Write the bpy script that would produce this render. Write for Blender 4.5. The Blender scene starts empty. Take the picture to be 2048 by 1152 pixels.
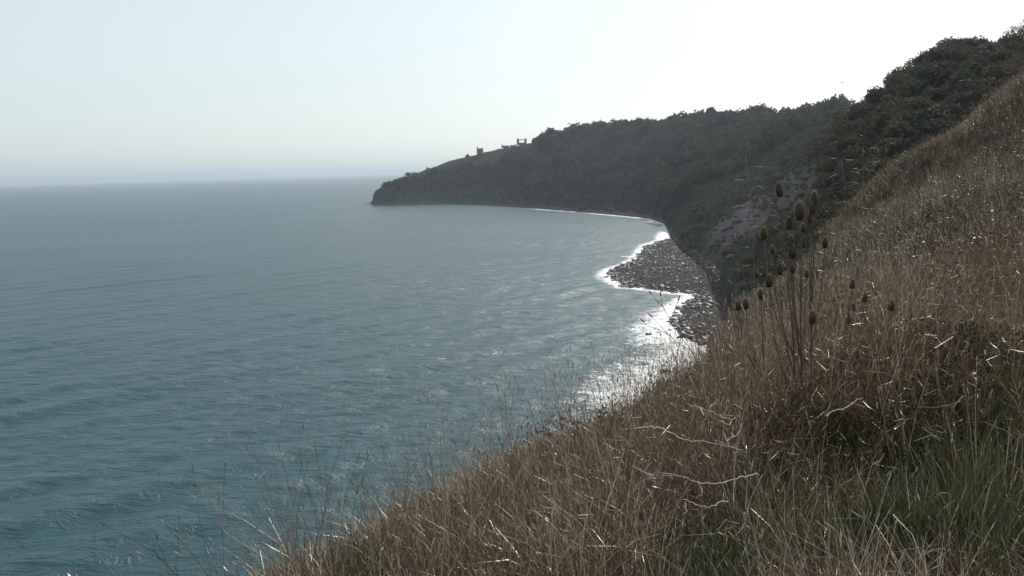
import bpy, math, random
import numpy as np
from mathutils import Vector, Matrix

rng = np.random.default_rng(7)
random.seed(7)
SC = bpy.context.scene
COL = SC.collection

# ------------------------------------------------------------------ camera
F, PITCH, ROLL, H = 1650.0, math.radians(8.14), math.radians(1.55), 30.0
cp, sp, cr, sr = math.cos(PITCH), math.sin(PITCH), math.cos(ROLL), math.sin(ROLL)
FWD = np.array([0, cp, -sp]); UP0 = np.array([0, sp, cp]); RT0 = np.array([1.0, 0, 0])
RT = cr * RT0 - sr * UP0; UP = sr * RT0 + cr * UP0
cam = bpy.data.cameras.new('camera'); camo = bpy.data.objects.new('camera', cam); COL.objects.link(camo)
cam.sensor_width = 36; cam.lens = 36 * F / 2048; cam.clip_start = 0.05; cam.clip_end = 200000
camo.matrix_world = Matrix(((RT[0], UP[0], -FWD[0], 0), (RT[1], UP[1], -FWD[1], 0), (RT[2], UP[2], -FWD[2], H), (0, 0, 0, 1)))
SC.camera = camo

# ------------------------------------------------------------------ light
SUN_EL, SUN_AZ = math.radians(40), math.radians(30)
w = bpy.data.worlds.new('World'); SC.world = w; w.use_nodes = True
nt = w.node_tree; nt.nodes.clear()
out = nt.nodes.new('ShaderNodeOutputWorld'); bg = nt.nodes.new('ShaderNodeBackground')
sky = nt.nodes.new('ShaderNodeTexSky'); sky.sky_type = 'NISHITA'; sky.sun_disc = False
sky.sun_elevation = SUN_EL; sky.sun_rotation = SUN_AZ
sky.altitude = 0; sky.air_density = 1.0; sky.dust_density = 1.5; sky.ozone_density = 1.0
hs = nt.nodes.new('ShaderNodeHueSaturation'); hs.inputs['Saturation'].default_value = 0.42
nt.links.new(sky.outputs[0], hs.inputs['Color']); tn = nt.nodes.new('ShaderNodeMix'); tn.data_type = 'RGBA'; tn.blend_type = 'MULTIPLY'; tn.inputs[0].default_value = 1; tn.inputs[7].default_value = (1.04, 1.02, 1.0, 1)
mxs = nt.nodes.new('ShaderNodeMix'); mxs.data_type = 'RGBA'; mxs.inputs[0].default_value = 0.52; mxs.inputs[7].default_value = (5.55, 6.8, 7.05, 1)
nt.links.new(hs.outputs[0], tn.inputs[6]); nt.links.new(tn.outputs[2], mxs.inputs[6]); nt.links.new(mxs.outputs[2], bg.inputs[0])
bg.inputs[1].default_value = 0.090
nt.links.new(bg.outputs[0], out.inputs[0])
sun = bpy.data.lights.new('sun', 'SUN'); sun.energy = 3.0; sun.angle = math.radians(0.5); sun.color = (1, 0.95, 0.87)
suno = bpy.data.objects.new('sun', sun); COL.objects.link(suno)
sd = Vector((math.sin(SUN_AZ) * math.cos(SUN_EL), math.cos(SUN_AZ) * math.cos(SUN_EL), math.sin(SUN_EL)))
suno.rotation_euler = sd.to_track_quat('Z', 'Y').to_euler(); suno.location = (0, 0, 200)
vs = SC.view_settings; vs.view_transform = 'Standard'; vs.look = 'None'; vs.gamma = 1; vs.use_curve_mapping = False
vs.exposure = 0.55
HAZE_DENSITY, HAZE_ANISO, HAZE_COLOR = 0.00016, 0.3, (0.60, 0.68, 0.77, 1)
SC.cycles.volume_bounces = 1
SC.cycles.max_bounces = 6; SC.cycles.transparent_max_bounces = 8
SC.cycles.use_denoising = True
SC.cycles.caustics_reflective = False

# ------------------------------------------------------------------ helpers
def ray(px, py):
    d = FWD + RT * ((px - 1024) / F) + UP * ((576 - py) / F)
    return d
def pt(px, py, Y):
    d = ray(px, py); return np.array([0, 0, H]) + d * (Y / d[1])
def ptz(px, py, z):
    d = ray(px, py); return np.array([0, 0, H]) + d * ((z - H) / d[2])
def project(P):
    P = np.asarray(P, float); q = P - np.array([0, 0, H])
    f = q @ FWD; f = np.where(np.abs(f) < 1e-6, 1e-6, f)
    return 1024 + F * (q @ RT) / f, 576 - F * (q @ UP) / f, f
def hash2(ix, iy, s):
    n = (ix.astype(np.int64) * 374761393 + iy.astype(np.int64) * 668265263 + s * 1442695041) & 0x7fffffff
    n = ((n ^ (n >> 13)) * 1274126177) & 0x7fffffff
    return ((n ^ (n >> 16)) & 0xffff) / 65535.0
def vnoise(x, y, s=0):
    ix = np.floor(x); iy = np.floor(y); fx = x - ix; fy = y - iy
    fx = fx * fx * (3 - 2 * fx); fy = fy * fy * (3 - 2 * fy)
    a = hash2(ix, iy, s); b = hash2(ix + 1, iy, s); c = hash2(ix, iy + 1, s); d = hash2(ix + 1, iy + 1, s)
    return (a * (1 - fx) + b * fx) * (1 - fy) + (c * (1 - fx) + d * fx) * fy
def fbm(x, y, s=0, o=4):
    t = 0; a = 0.5
    for k in range(o):
        t = t + a * (vnoise(x, y, s + k * 17) - 0.5) * 2; x = x * 2.03; y = y * 2.03; a *= 0.5
    return t
def smooth(a, b, x):
    t = np.clip((x - a) / (b - a), 0, 1); return t * t * (3 - 2 * t)

def mesh_np(name, v, f, mat=None, smooth_shade=True):
    """v (n,3), f (m,k) constant-size faces"""
    v = np.asarray(v, np.float32); f = np.asarray(f, np.int32)
    me = bpy.data.meshes.new(name); k = f.shape[1]
    me.vertices.add(len(v)); me.vertices.foreach_set('co', v.ravel())
    me.loops.add(f.size); me.loops.foreach_set('vertex_index', f.ravel())
    me.polygons.add(len(f)); me.polygons.foreach_set('loop_start', np.arange(0, f.size, k, dtype=np.int32))
    me.polygons.foreach_set('use_smooth', np.full(len(f), smooth_shade))
    me.update(calc_edges=True)
    if mat: me.materials.append(mat)
    return me
def add(name, me, parent=None, loc=None, label=None, cat=None, group=None, kind=None):
    o = bpy.data.objects.new(name, me); COL.objects.link(o)
    if parent: o.parent = parent
    if loc is not None: o.location = loc
    if label: o['label'] = label
    if cat: o['category'] = cat
    if group: o['group'] = group
    if kind: o['kind'] = kind
    return o

class MB:
    """collects tri/quad geometry"""
    def __init__(s): s.v = []; s.f = []; s.n = 0
    def add(s, v, f):
        v = np.asarray(v, float); s.v.append(v)
        for q in f: s.f.append([int(i) + s.n for i in q])
        s.n += len(v)
    def tube(s, pts, r, k=5, cap=True):
        pts = np.asarray(pts, float); n = len(pts); r = np.broadcast_to(np.asarray(r, float), (n,))
        tan = np.gradient(pts, axis=0); tan /= np.linalg.norm(tan, axis=1)[:, None] + 1e-9
        ref = np.array([0, 0, 1.0]) if abs(tan[0, 2]) < 0.9 else np.array([1.0, 0, 0])
        V = []
        for i in range(n):
            a = np.cross(tan[i], ref); a /= np.linalg.norm(a) + 1e-9; b = np.cross(tan[i], a)
            ref = np.cross(a, tan[i])
            for j in range(k):
                th = 2 * math.pi * j / k; V.append(pts[i] + r[i] * (a * math.cos(th) + b * math.sin(th)))
        Fc = [[i * k + j, i * k + (j + 1) % k, (i + 1) * k + (j + 1) % k, (i + 1) * k + j] for i in range(n - 1) for j in range(k)]
        if cap: Fc.append(list(range(k))[::-1]); Fc.append([(n - 1) * k + j for j in range(k)])
        s.add(V, Fc)
    def box(s, c, size, rz=0.0, jit=0.0):
        c = np.asarray(c, float); sx, sy, sz = [q / 2 for q in size]
        V = np.array([[x, y, z] for z in (-sz, sz) for x, y in ((-sx, -sy), (sx, -sy), (sx, sy), (-sx, sy))])
        if jit: V += (np.random.default_rng(int(abs(c.sum()) * 1000) % 99999).random(V.shape) - .5) * jit
        R = np.array([[math.cos(rz), -math.sin(rz), 0], [math.sin(rz), math.cos(rz), 0], [0, 0, 1]])
        s.add(V @ R.T + c, [[3, 2, 1, 0], [4, 5, 6, 7], [0, 1, 5, 4], [1, 2, 6, 5], [2, 3, 7, 6], [3, 0, 4, 7]])
    def mesh(s, name, mat, sm=True):
        me = bpy.data.meshes.new(name); me.from_pydata(np.concatenate(s.v).tolist(), [], s.f)
        me.polygons.foreach_set('use_smooth', np.full(len(me.polygons), sm)); me.update()
        if mat: me.materials.append(mat)
        return me

# ------------------------------------------------------------------ materials
def new_mat(name):
    m = bpy.data.materials.new(name); m.use_nodes = True; t = m.node_tree
    t.nodes.clear(); o = t.nodes.new('ShaderNodeOutputMaterial'); return m, t, o
def N(t, typ, **kw):
    n = t.nodes.new(typ)
    for k, v in kw.items(): setattr(n, k, v)
    return n
def ramp(t, stops):
    r = N(t, 'ShaderNodeValToRGB'); e = r.color_ramp.elements
    while len(e) < len(stops): e.new(0.5)
    for i, (p, c) in enumerate(stops): e[i].position = p; e[i].color = (*c, 1)
    return r
def leaf_mat(name, cols, transl=0.35, gloss=0.06, rough=0.4, hue=0.0, noise_scale=0.0):
    """blade/leaf: random tint per instance, translucent when lit from behind"""
    m, t, o = new_mat(name); L = t.links.new
    oi = N(t, 'ShaderNodeObjectInfo')
    r = ramp(t, [(i / max(1, len(cols) - 1), c) for i, c in enumerate(cols)])
    if noise_scale:
        geo = N(t, 'ShaderNodeNewGeometry'); nz = N(t, 'ShaderNodeTexNoise'); nz.inputs['Scale'].default_value = noise_scale
        L(geo.outputs['Position'], nz.inputs['Vector'])
        ma = N(t, 'ShaderNodeMath', operation='MULTIPLY_ADD'); ma.inputs[1].default_value = 0.9; ma.inputs[2].default_value = -0.35
        L(nz.outputs[0], ma.inputs[0])
        mb = N(t, 'ShaderNodeMath', operation='MULTIPLY_ADD'); mb.inputs[1].default_value = 0.75; L(oi.outputs['Random'], mb.inputs[0]); L(ma.outputs[0], mb.inputs[2])
        L(mb.outputs[0], r.inputs[0])
    else: L(oi.outputs['Random'], r.inputs[0])
    col = r.outputs[0]
    d = N(t, 'ShaderNodeBsdfDiffuse'); tr = N(t, 'ShaderNodeBsdfTranslucent'); g = N(t, 'ShaderNodeBsdfGlossy')
    L(col, d.inputs[0]); L(col, tr.inputs[0]); g.inputs['Roughness'].default_value = rough; g.inputs[0].default_value = (1, 0.95, 0.85, 1)
    m1 = N(t, 'ShaderNodeMixShader'); m1.inputs[0].default_value = transl; L(d.outputs[0], m1.inputs[1]); L(tr.outputs[0], m1.inputs[2])
    m2 = N(t, 'ShaderNodeMixShader'); m2.inputs[0].default_value = gloss; L(m1.outputs[0], m2.inputs[1]); L(g.outputs[0], m2.inputs[2])
    L(m2.outputs[0], o.inputs[0]); return m
def simple_mat(name, c1, c2, scale=3.0, rough=0.9, bump=0.0, coord='Object'):
    m, t, o = new_mat(name); L = t.links.new
    tc = N(t, 'ShaderNodeTexCoord'); nz = N(t, 'ShaderNodeTexNoise'); nz.inputs['Scale'].default_value = scale; nz.inputs['Detail'].default_value = 6
    L(tc.outputs[coord], nz.inputs['Vector'])
    r = ramp(t, [(0.3, c1), (0.7, c2)]); L(nz.outputs[0], r.inputs[0])
    p = N(t, 'ShaderNodeBsdfPrincipled'); p.inputs['Roughness'].default_value = rough; L(r.outputs[0], p.inputs['Base Color'])
    if bump:
        b = N(t, 'ShaderNodeBump'); b.inputs['Strength'].default_value = bump; L(nz.outputs[0], b.inputs['Height']); L(b.outputs[0], p.inputs['Normal'])
    L(p.outputs[0], o.inputs[0]); return m

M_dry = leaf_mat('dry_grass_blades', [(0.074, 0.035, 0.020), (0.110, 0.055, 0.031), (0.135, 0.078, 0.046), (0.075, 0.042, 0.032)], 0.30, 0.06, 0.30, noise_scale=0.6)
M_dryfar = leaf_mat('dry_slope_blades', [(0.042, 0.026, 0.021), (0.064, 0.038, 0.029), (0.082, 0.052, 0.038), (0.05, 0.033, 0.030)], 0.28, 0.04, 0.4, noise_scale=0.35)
M_straw = leaf_mat('straw_grass_blades', [(0.16, 0.12, 0.08), (0.42, 0.35, 0.25), (0.27, 0.21, 0.14)], 0.35, 0.15, 0.37)
M_green = leaf_mat('green_grass_blades', [(0.024, 0.031, 0.014), (0.042, 0.052, 0.021), (0.11, 0.125, 0.045)], 0.4, 0.06, 0.35)
M_leafdark = leaf_mat('dark_shrub_leaves', [(0.050, 0.050, 0.040), (0.072, 0.078, 0.044), (0.088, 0.066, 0.050), (0.056, 0.064, 0.044), (0.080, 0.064, 0.048)], 0.25, 0.015, 0.55, noise_scale=0.25)
M_bramble = leaf_mat('bramble_leaves_shade_tone', [(0.018, 0.026, 0.014), (0.03, 0.042, 0.02), (0.04, 0.038, 0.022)], 0.2, 0.008, 0.5)  # dark green carries the shade of the hollow in the leaf colour
M_leafmid = leaf_mat('mixed_woodland_leaves', [(0.020, 0.029, 0.023), (0.036, 0.048, 0.030), (0.064, 0.068, 0.036), (0.027, 0.038, 0.03), (0.07, 0.052, 0.038), (0.046, 0.058, 0.038)], 0.25, 0.004, 0.6)
M_bark = simple_mat('bark', (0.06, 0.045, 0.035), (0.12, 0.095, 0.075), 8, 0.95, 0.4)
M_teasel = leaf_mat('teasel_head', [(0.03, 0.02, 0.015), (0.045, 0.03, 0.021)], 0.3, 0.05, 0.5)
M_spine = leaf_mat('teasel_spines', [(0.13, 0.086, 0.056), (0.20, 0.14, 0.09)], 0.7, 0.08, 0.4)
M_stem = simple_mat('dry_stem', (0.07, 0.045, 0.03), (0.13, 0.085, 0.055), 30, 0.7)
M_pale = simple_mat('bleached_stem', (0.42, 0.36, 0.29), (0.62, 0.55, 0.46), 20, 0.6)
M_rock = simple_mat('wet_rock', (0.026, 0.024, 0.026), (0.072, 0.066, 0.068), 1.2, 0.55, 0.5)
M_stone = simple_mat('ruin_stone', (0.10, 0.095, 0.09), (0.20, 0.19, 0.175), 0.8, 0.95, 0.3)
M_slate = simple_mat('slate_roof', (0.06, 0.06, 0.065), (0.10, 0.10, 0.11), 1.5, 0.7)
M_gull = simple_mat('gull_feathers', (0.10, 0.10, 0.11), (0.18, 0.18, 0.19), 6, 0.8)

# ------------------------------------------------------------------ terrain: feature curves seen along each bearing
def curve(anch, veg=0.0):
    """anchors (px,py,Y) or (px,py,None,z) -> sorted arrays t, Y, z"""
    A = []
    for a in anch:
        P = ptz(a[0], a[1], a[3]) if a[2] is None else pt(a[0], a[1], a[2])
        v = veg(a[0]) if callable(veg) else veg
        A.append((P[0] / P[1], P[1], P[2] - (v if a[2] is not None else 0)))
    A = np.array(sorted(A)); return A
EDGE = curve([(-600, 1600, 2.6), (0, 1400, 2.9), (300, 1262, 3.4), (500, 1162, 4.1), (700, 1045, 5.2), (900, 960, 6.6), (1100, 876, 8.2), (1200, 838, 9.6), (1300, 805, 11.2),
              (1405, 750, 14), (1440, 692, 17), (1470, 640, 20), (1540, 565, 26), (1640, 470, 34), (1690, 428, 40), (1750, 372, 46), (1850, 300, 54), (1958, 240, 62), (1985, 212, 66), (2010, 192, 70), (2048, 164, 76), (2300, 60, 85), (2800, -80, 90)],
             lambda px: float(np.interp(px, [0, 700, 1100, 1300, 1450, 1700, 2048, 2400], [.22, .34, .42, .5, .55, .6, .7, .7])))
FOOT = curve([(737, 411, None, -3), (745, 411, None, 0), (800, 411, None, 0), (900, 409, None, 0), (1000, 412, None, 0), (1100, 420, None, 0), (1200, 428, None, 0), (1300, 438, None, 0), (1328, 447, None, .2), (1341, 473, None, .6),
              (1370, 500, None, 2), (1400, 524, None, 3), (1440, 562, None, 4), (1470, 640, None, 5), (1500, 612, 140), (1600, 510, 115), (1700, 425, 86), (1800, 342, 82), (1900, 275, 86), (2048, 165, 97), (2400, 60, 105), (2800, -60, 110)])
MID1 = curve([(737, 409, None, -3), (745, 402, 795), (752, 384, 800), (770, 378, 802), (800, 372, 804), (900, 378, 790), (1000, 384, 735), (1100, 392, 650), (1200, 400, 580), (1300, 408, 515), (1345, 412, 430), (1400, 462, 278),
              (1440, 490, 225), (1500, 478, 190), (1600, 396, 165), (1700, 310, 108), (1800, 225, 105), (1900, 155, 108), (2048, 128, 115), (2400, 40, 125), (2800, -100, 130)])
MID2 = curve([(737, 408, None, -3), (745, 398, 805), (752, 383, 812), (770, 371, 815), (800, 360, 817), (900, 348, 818), (1000, 338, 775), (1100, 332, 710), (1200, 332, 650), (1300, 330, 590), (1400, 342, 440),
              (1500, 378, 320), (1600, 318, 250), (1700, 256, 130), (1800, 180, 122), (1900, 112, 126), (2048, 108, 132), (2400, 10, 145), (2800, -130, 150)])
SKYL = curve([(737, 411, None, -3), (744, 402, 812), (748, 386, 820), (757, 378, 825), (775, 366, 828), (790, 358, 830), (808, 350, 835), (840, 343, 838), (860, 333, 842), (880, 325, 845), (900, 320, 848), (953, 308, 850), (1005, 297, 850),
              (1055, 287, 850), (1100, 272, 830), (1150, 258, 812), (1200, 253, 790), (1300, 246, 740), (1400, 236, 690), (1450, 227, 660), (1500, 231, 640), (1560, 232, 620), (1640, 221, 590), (1690, 227, 550),
              (1735, 218, 200), (1760, 210, 148), (1785, 185, 140), (1800, 160, 138), (1850, 112, 138), (1890, 76, 140), (1945, 70, 142), (1975, 92, 143), (2000, 112, 144), (2048, 122, 146), (2400, 0, 160), (2800, -150, 165)],
             lambda px: 0.3 if px < 1060 else (2.0 if px > 1730 else 3.0))
TT0, TT1 = -0.95, 1.25
_ne = EDGE[1:]
_np = np.vstack([np.stack([_ne[:, 0] * _ne[:, 1], _ne[:, 1], _ne[:, 2]], -1),
                 [(0, .3, 28.42), (-1.4, 1.2, 28.15), (0, 2, 28.33), (1.5, 1.5, 28.5), (1, 3, 28.32), (-.9, 3, 28.05), (3, 4, 28.52), (2.2, 6, 28.2), (4, 8, 28.35), (6, 8, 28.8), (9, 16, 29.0), (12, 14, 30.0), (20, 26, 32.4), (18, 36, 31.2), (32, 42, 36.5), (45, 40, 42), (3, .5, 28.8), (10, 2, 30), (30, 8, 37)]])
def _tk(d2): return np.where(d2 > 1e-12, 0.5 * d2 * np.log(np.maximum(d2, 1e-12)), 0)
_d2 = ((_np[:, None, :2] - _np[None, :, :2]) ** 2).sum(-1); _m = len(_np)
_A = np.zeros((_m + 3, _m + 3)); _A[:_m, :_m] = _tk(_d2) + np.eye(_m) * 0.05; _A[:_m, _m] = 1; _A[:_m, _m + 1:] = _np[:, :2]; _A[_m:, :_m] = _A[:_m, _m:].T
_w = np.linalg.solve(_A, np.concatenate([_np[:, 2], [0, 0, 0]]))
def near_surface(x, y):
    o = _w[_m] + _w[_m + 1] * x + _w[_m + 2] * y
    for i in range(_m): o = o + _w[i] * _tk((x - _np[i, 0]) ** 2 + (y - _np[i, 1]) ** 2)
    return o
def ev(A, t): return np.interp(t, A[:, 0], A[:, 1]), np.interp(t, A[:, 0], A[:, 2])
def land(x, y):
    """height of the land at world x,y (y>0.3)"""
    x = np.asarray(x, float); y = np.asarray(y, float); t = x / y
    eY, eZ = ev(EDGE, t); fY, fZ = ev(FOOT, t); m1Y, m1Z = ev(MID1, t); m2Y, m2Z = ev(MID2, t); sY, sZ = ev(SKYL, t)
    eZ = near_surface(t * eY, eY)
    gnear = near_surface(x, np.minimum(y, eY))
    tip = FOOT[0, 0]
    sea_side = t < FOOT[1, 0]
    r0 = np.full_like(t, 0.5); z0 = 28.42 + 0.10 * t * 0.5
    # the near edge rolls over convexly, then falls away to the beach / gully
    drop = np.clip(eY * 0.9, 6, 60)
    k1Y = eY * 0.5; k1Z = 28.40 + (eZ - 28.40) * 0.38 + 0.02 * eY * np.clip(t, 0, 1)
    k3Y = eY * 1.10 + .25; k3Z = eZ - 0.75 - 0.03 * eY
    seaz = np.full_like(t, -6.0)
    gz = np.where(t < 0.27, -6.0, np.minimum(fZ - 2, eZ - 4 - 0.25 * eY))
    k4Y = np.where(t < 0.27, eY + 34, eY + (fY - eY) * 0.55)
    k4Y = np.minimum(k4Y, fY * 0.93)
    fZ = np.where(sea_side, -6, fZ); m1Z = np.where(t < tip, -6, m1Z); m2Z = np.where(t < tip, -6, m2Z); sZ = np.where(t < tip, -6, sZ)
    m1Y = np.maximum(m1Y, fY + 2); m2Y = np.maximum(m2Y, m1Y + 2); sY = np.maximum(sY, m2Y + 2)
    plate = smooth(-0.05, 0.12, t)
    b1Y = sY + 60; b1Z = np.where(t < tip, -6, sZ - 22 + 17 * plate)
    b2Y = sY + 220; b2Z = -6 + (sZ + 4) * plate
    b3Y = np.full_like(t, 2600); b3Z = -6 + (sZ - 4) * plate
    # shallow sea bed between the gully foot and the far shore
    k5Y = fY * 0.985; k5Z = np.where(t < 0.27, -4.0, np.minimum(fZ - 1.0, gz + 1))
    Ys = [r0, k1Y, eY, k3Y, k4Y, k5Y, fY, m1Y, m2Y, sY, b1Y, b2Y, b3Y]; Zs = [z0, k1Z, eZ, k3Z, gz, k5Z, fZ, m1Z, m2Z, sZ, b1Z, b2Z, b3Z]
    z = np.where(y < Ys[0], z0, b3Z)
    for a in range(len(Ys) - 1):
        d = np.maximum(Ys[a + 1] - Ys[a], 1e-3); q = np.clip((y - Ys[a]) / d, 0, 1)
        z = np.where((y >= Ys[a]) & (y < Ys[a + 1]), Zs[a] * (1 - q) + Zs[a + 1] * q, z)
    z = np.where(y <= eY, np.minimum(gnear, H + (eZ - H) * y / eY - 0.12 * (1 - y / eY)), z)
    far = smooth(70, 160, y)
    above = smooth(0, 6, z)
    z = z + far * above * (1.6 * fbm(x / 28, y / 28, 3) + 0.5 * fbm(x / 6, y / 6, 9)) * np.where(z > 0.5, 1, 0) * smooth(2600, 1000, y)
    z = z + (1 - far) * (0.10 * fbm(x / 1.1, y / 1.1, 5, 3) * smooth(1, 4, y) + smooth(10, 25, y) * 0.35 * fbm(x / 5, y / 5, 8, 3))
    bd = beach_sd(x, y)
    zb = np.where(bd > -10, np.minimum(bd * 0.14, 0.8 + bd * 0.045) + np.where(bd > 0, 0.25 * fbm(x / 3, y / 3, 21, 3), 0), -9)
    return np.maximum(z, np.clip(zb, -9, 4.0))

SHORE_PX = [(1330, 476), (1316, 483), (1295, 492), (1284, 504), (1272, 519), (1257, 527), (1234, 535), (1216, 545), (1221, 553), (1230, 561), (1249, 573), (1274, 575), (1312, 581), (1341, 584), (1370, 586), (1397, 588),
            (1385, 598), (1376, 610), (1358, 620), (1350, 638), (1348, 660), (1366, 675), (1397, 682), (1421, 694), (1421, 712), (1402, 732), (1384, 742), (1353, 765), (1322, 786), (1308, 800), (1313, 812), (1340, 840)]
SHORE = np.array([ptz(a, b, 0)[:2] for a, b in SHORE_PX])
BEACH_POLY = np.vstack([SHORE, np.array([ptz(a, b, 0)[:2] for a, b in [(1420, 880), (1500, 830), (1500, 700), (1470, 610), (1440, 556), (1400, 532), (1368, 518), (1352, 500), (1340, 478)]])])
def seg_dist(x, y, pts):
    d = np.full(x.shape, 1e9)
    for a, b in zip(pts[:-1], pts[1:]):
        e = b - a; q = np.clip(((x - a[0]) * e[0] + (y - a[1]) * e[1]) / (e @ e + 1e-9), 0, 1)
        d = np.minimum(d, np.hypot(x - a[0] - q * e[0], y - a[1] - q * e[1]))
    return d
def beach_sd(x, y):
    sel = (y > 40) & (y < 480) & (x > 0) & (x < 260)
    o = np.full(x.shape, -99.0)
    if not sel.any(): return o
    xs = x[sel]; ys = y[sel]
    d = seg_dist(xs, ys, np.vstack([BEACH_POLY, BEACH_POLY[:1]])); ins = np.zeros(xs.shape, bool)
    P = BEACH_POLY
    for i in range(len(P)):
        a = P[i]; b = P[i - 1]
        c = ((a[1] > ys) != (b[1] > ys)); c &= xs < (b[0] - a[0]) * (ys - a[1]) / (b[1] - a[1] + 1e-12) + a[0]
        ins ^= c
    ds = seg_dist(xs, ys, SHORE)
    o[sel] = np.where(ins, np.minimum(ds, 60), -d); return o

# grid of the land
tcol = np.concatenate([np.linspace(TT0, -0.3, 60, endpoint=False), np.linspace(-0.3, -0.18, 30, endpoint=False), np.linspace(-0.18, 0.66, 620, endpoint=False), np.linspace(0.66, TT1, 60)])
yrow = np.concatenate([np.geomspace(0.3, 30, 120, endpoint=False), np.geomspace(30, 1000, 300, endpoint=False), np.geomspace(1000, 2600, 20)])
TG, YG = np.meshgrid(tcol, yrow); XG = TG * YG
ZG = land(XG, YG)
nr, nc = ZG.shape
V = np.stack([XG, YG, ZG], -1).reshape(-1, 3)
idx = np.arange(nr * nc).reshape(nr, nc)
Q = np.stack([idx[:-1, :-1], idx[:-1, 1:], idx[1:, 1:], idx[1:, :-1]], -1)
zmaxq = np.maximum.reduce([ZG[:-1, :-1], ZG[:-1, 1:], ZG[1:, 1:], ZG[1:, :-1]])
keep = zmaxq > -5.5

def ground_mat():
    m, t, o = new_mat('hill_ground'); L = t.links.new
    geo = N(t, 'ShaderNodeNewGeometry')
    n1 = N(t, 'ShaderNodeTexNoise'); n1.inputs['Scale'].default_value = 0.06; n1.inputs['Detail'].default_value = 8
    n2 = N(t, 'ShaderNodeTexNoise'); n2.inputs['Scale'].default_value = 1.3; n2.inputs['Detail'].default_value = 8
    L(geo.outputs['Position'], n1.inputs[0]); L(geo.outputs['Position'], n2.inputs[0])
    r1 = ramp(t, [(0.35, (0.024, 0.031, 0.021)), (0.5, (0.038, 0.038, 0.028)), (0.65, (0.032, 0.030, 0.025))]); L(n1.outputs[0], r1.inputs[0])
    a = N(t, 'ShaderNodeAttribute', attribute_name='scree'); b = N(t, 'ShaderNodeAttribute', attribute_name='beach')
    rs = ramp(t, [(0.38, (0.034, 0.032, 0.036)), (0.62, (0.090, 0.085, 0.095))]); L(n2.outputs[0], rs.inputs[0])
    rb = ramp(t, [(0.3, (0.035, 0.031, 0.031)), (0.7, (0.085, 0.076, 0.075))]); L(n2.outputs[0], rb.inputs[0])
    x1 = N(t, 'ShaderNodeMix', data_type='RGBA'); L(a.outputs['Fac'], x1.inputs[0]); L(r1.outputs[0], x1.inputs[6]); L(rs.outputs[0], x1.inputs[7])
    x2 = N(t, 'ShaderNodeMix', data_type='RGBA'); L(b.outputs['Fac'], x2.inputs[0]); L(x1.outputs[2], x2.inputs[6]); L(rb.outputs[0], x2.inputs[7])
    p = N(t, 'ShaderNodeBsdfDiffuse')
    bu = N(t, 'ShaderNodeBump'); bu.inputs['Strength'].default_value = 0.6; bu.inputs['Distance'].default_value = 0.25; L(n2.outputs[0], bu.inputs['Height'])
    L(x2.outputs[2], p.inputs['Color']); L(bu.outputs[0], p.inputs['Normal']); L(p.outputs[0], o.inputs[0]); return m
M_ground = ground_mat()
def scree_mask(P):
    px, py, f = project(P)
    yl = 300 + (1668 - px) * 0.66 + 16 * fbm(P[:, 0] / 12, P[:, 1] / 12, 37)
    s = smooth(-22, 4, py - yl) * smooth(80, 45, py - yl) * smooth(1395, 1440, px) * smooth(1705, 1655, px) * (P[:, 1] > 75)
    return s * np.clip(0.95 + 1.0 * fbm(P[:, 0] / 7, P[:, 1] / 7, 31), 0, 1)
def beach_mask(P):
    sdb = beach_sd(P[:, 0], P[:, 1])
    far = (P[:, 1] > 300) * smooth(3.0, 1.2, P[:, 2] + 1.5 * fbm(P[:, 0] / 9, P[:, 1] / 9, 33))
    return np.maximum(smooth(-3, 1, sdb) * smooth(4.6, 3.4, P[:, 2]), far)
def land_piece(name, r_a, r_b):
    k = np.zeros_like(keep); k[r_a:r_b] = keep[r_a:r_b]
    f = Q[k]; u, inv = np.unique(f, return_inverse=True)
    v = V[u]; me = mesh_np(name, v, inv.reshape(-1, 4), M_ground)
    for nm, val in (('scree', scree_mask(v)), ('beach', beach_mask(v))):
        at = me.attributes.new(nm, 'FLOAT', 'POINT'); at.data.foreach_set('value', val.astype(np.float32))
    return add(name, me, kind='structure')
ra = int(np.searchsorted(yrow, 72)); rb_ = int(np.searchsorted(yrow, 330))
land_piece('cliff_top_ground', 0, ra); land_piece('hillside', ra, rb_); land_piece('headland', rb_, nr - 1)
# ground under and behind the photographer
xb = np.linspace(-14, 60, 60); yb = np.linspace(-40, 0.3, 30); XB, YB = np.meshgrid(xb, yb)
ZB = 28.42 + np.where(XB > 0, 0.10 * XB, 0) - 0.35 * np.maximum(-XB - 1.5, 0) ** 1.5 - 0.02
ib = np.arange(XB.size).reshape(XB.shape)
add('ground', mesh_np('ground', np.stack([XB, YB, ZB], -1).reshape(-1, 3), np.stack([ib[:-1, :-1], ib[:-1, 1:], ib[1:, 1:], ib[1:, :-1]], -1).reshape(-1, 4), M_ground), kind='structure')

def normal_at(x, y):
    e = np.maximum(0.02 * y, 0.05)
    zx = (land(x + e, y) - land(x - e, y)) / (2 * e); zy = (land(x, y + e) - land(x, y - e)) / (2 * e)
    n = np.stack([-zx, -zy, np.ones_like(zx)], -1); return n / np.linalg.norm(n, axis=-1, keepdims=True)
_Ym = np.geomspace(1.2, 1200, 900)
def hit(px, py, h=0.0, ymin=1.5):
    """first point where the sight line meets the land raised by h"""
    d = ray(px, py); x = d[0] / d[1] * _Ym; z = H + d[2] / d[1] * _Ym
    g = land(x, _Ym) + h; b = np.nonzero((z < g) & (_Ym > ymin))[0]
    if len(b) == 0: return None
    i = max(b[0], 1); lo, hi = _Ym[i - 1], _Ym[i]
    for _ in range(14):
        m = (lo + hi) / 2
        if H + d[2] / d[1] * m < float(land(np.array([d[0] / d[1] * m]), np.array([m]))[0]) + h: hi = m
        else: lo = m
    return pt(px, py, hi)

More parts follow.
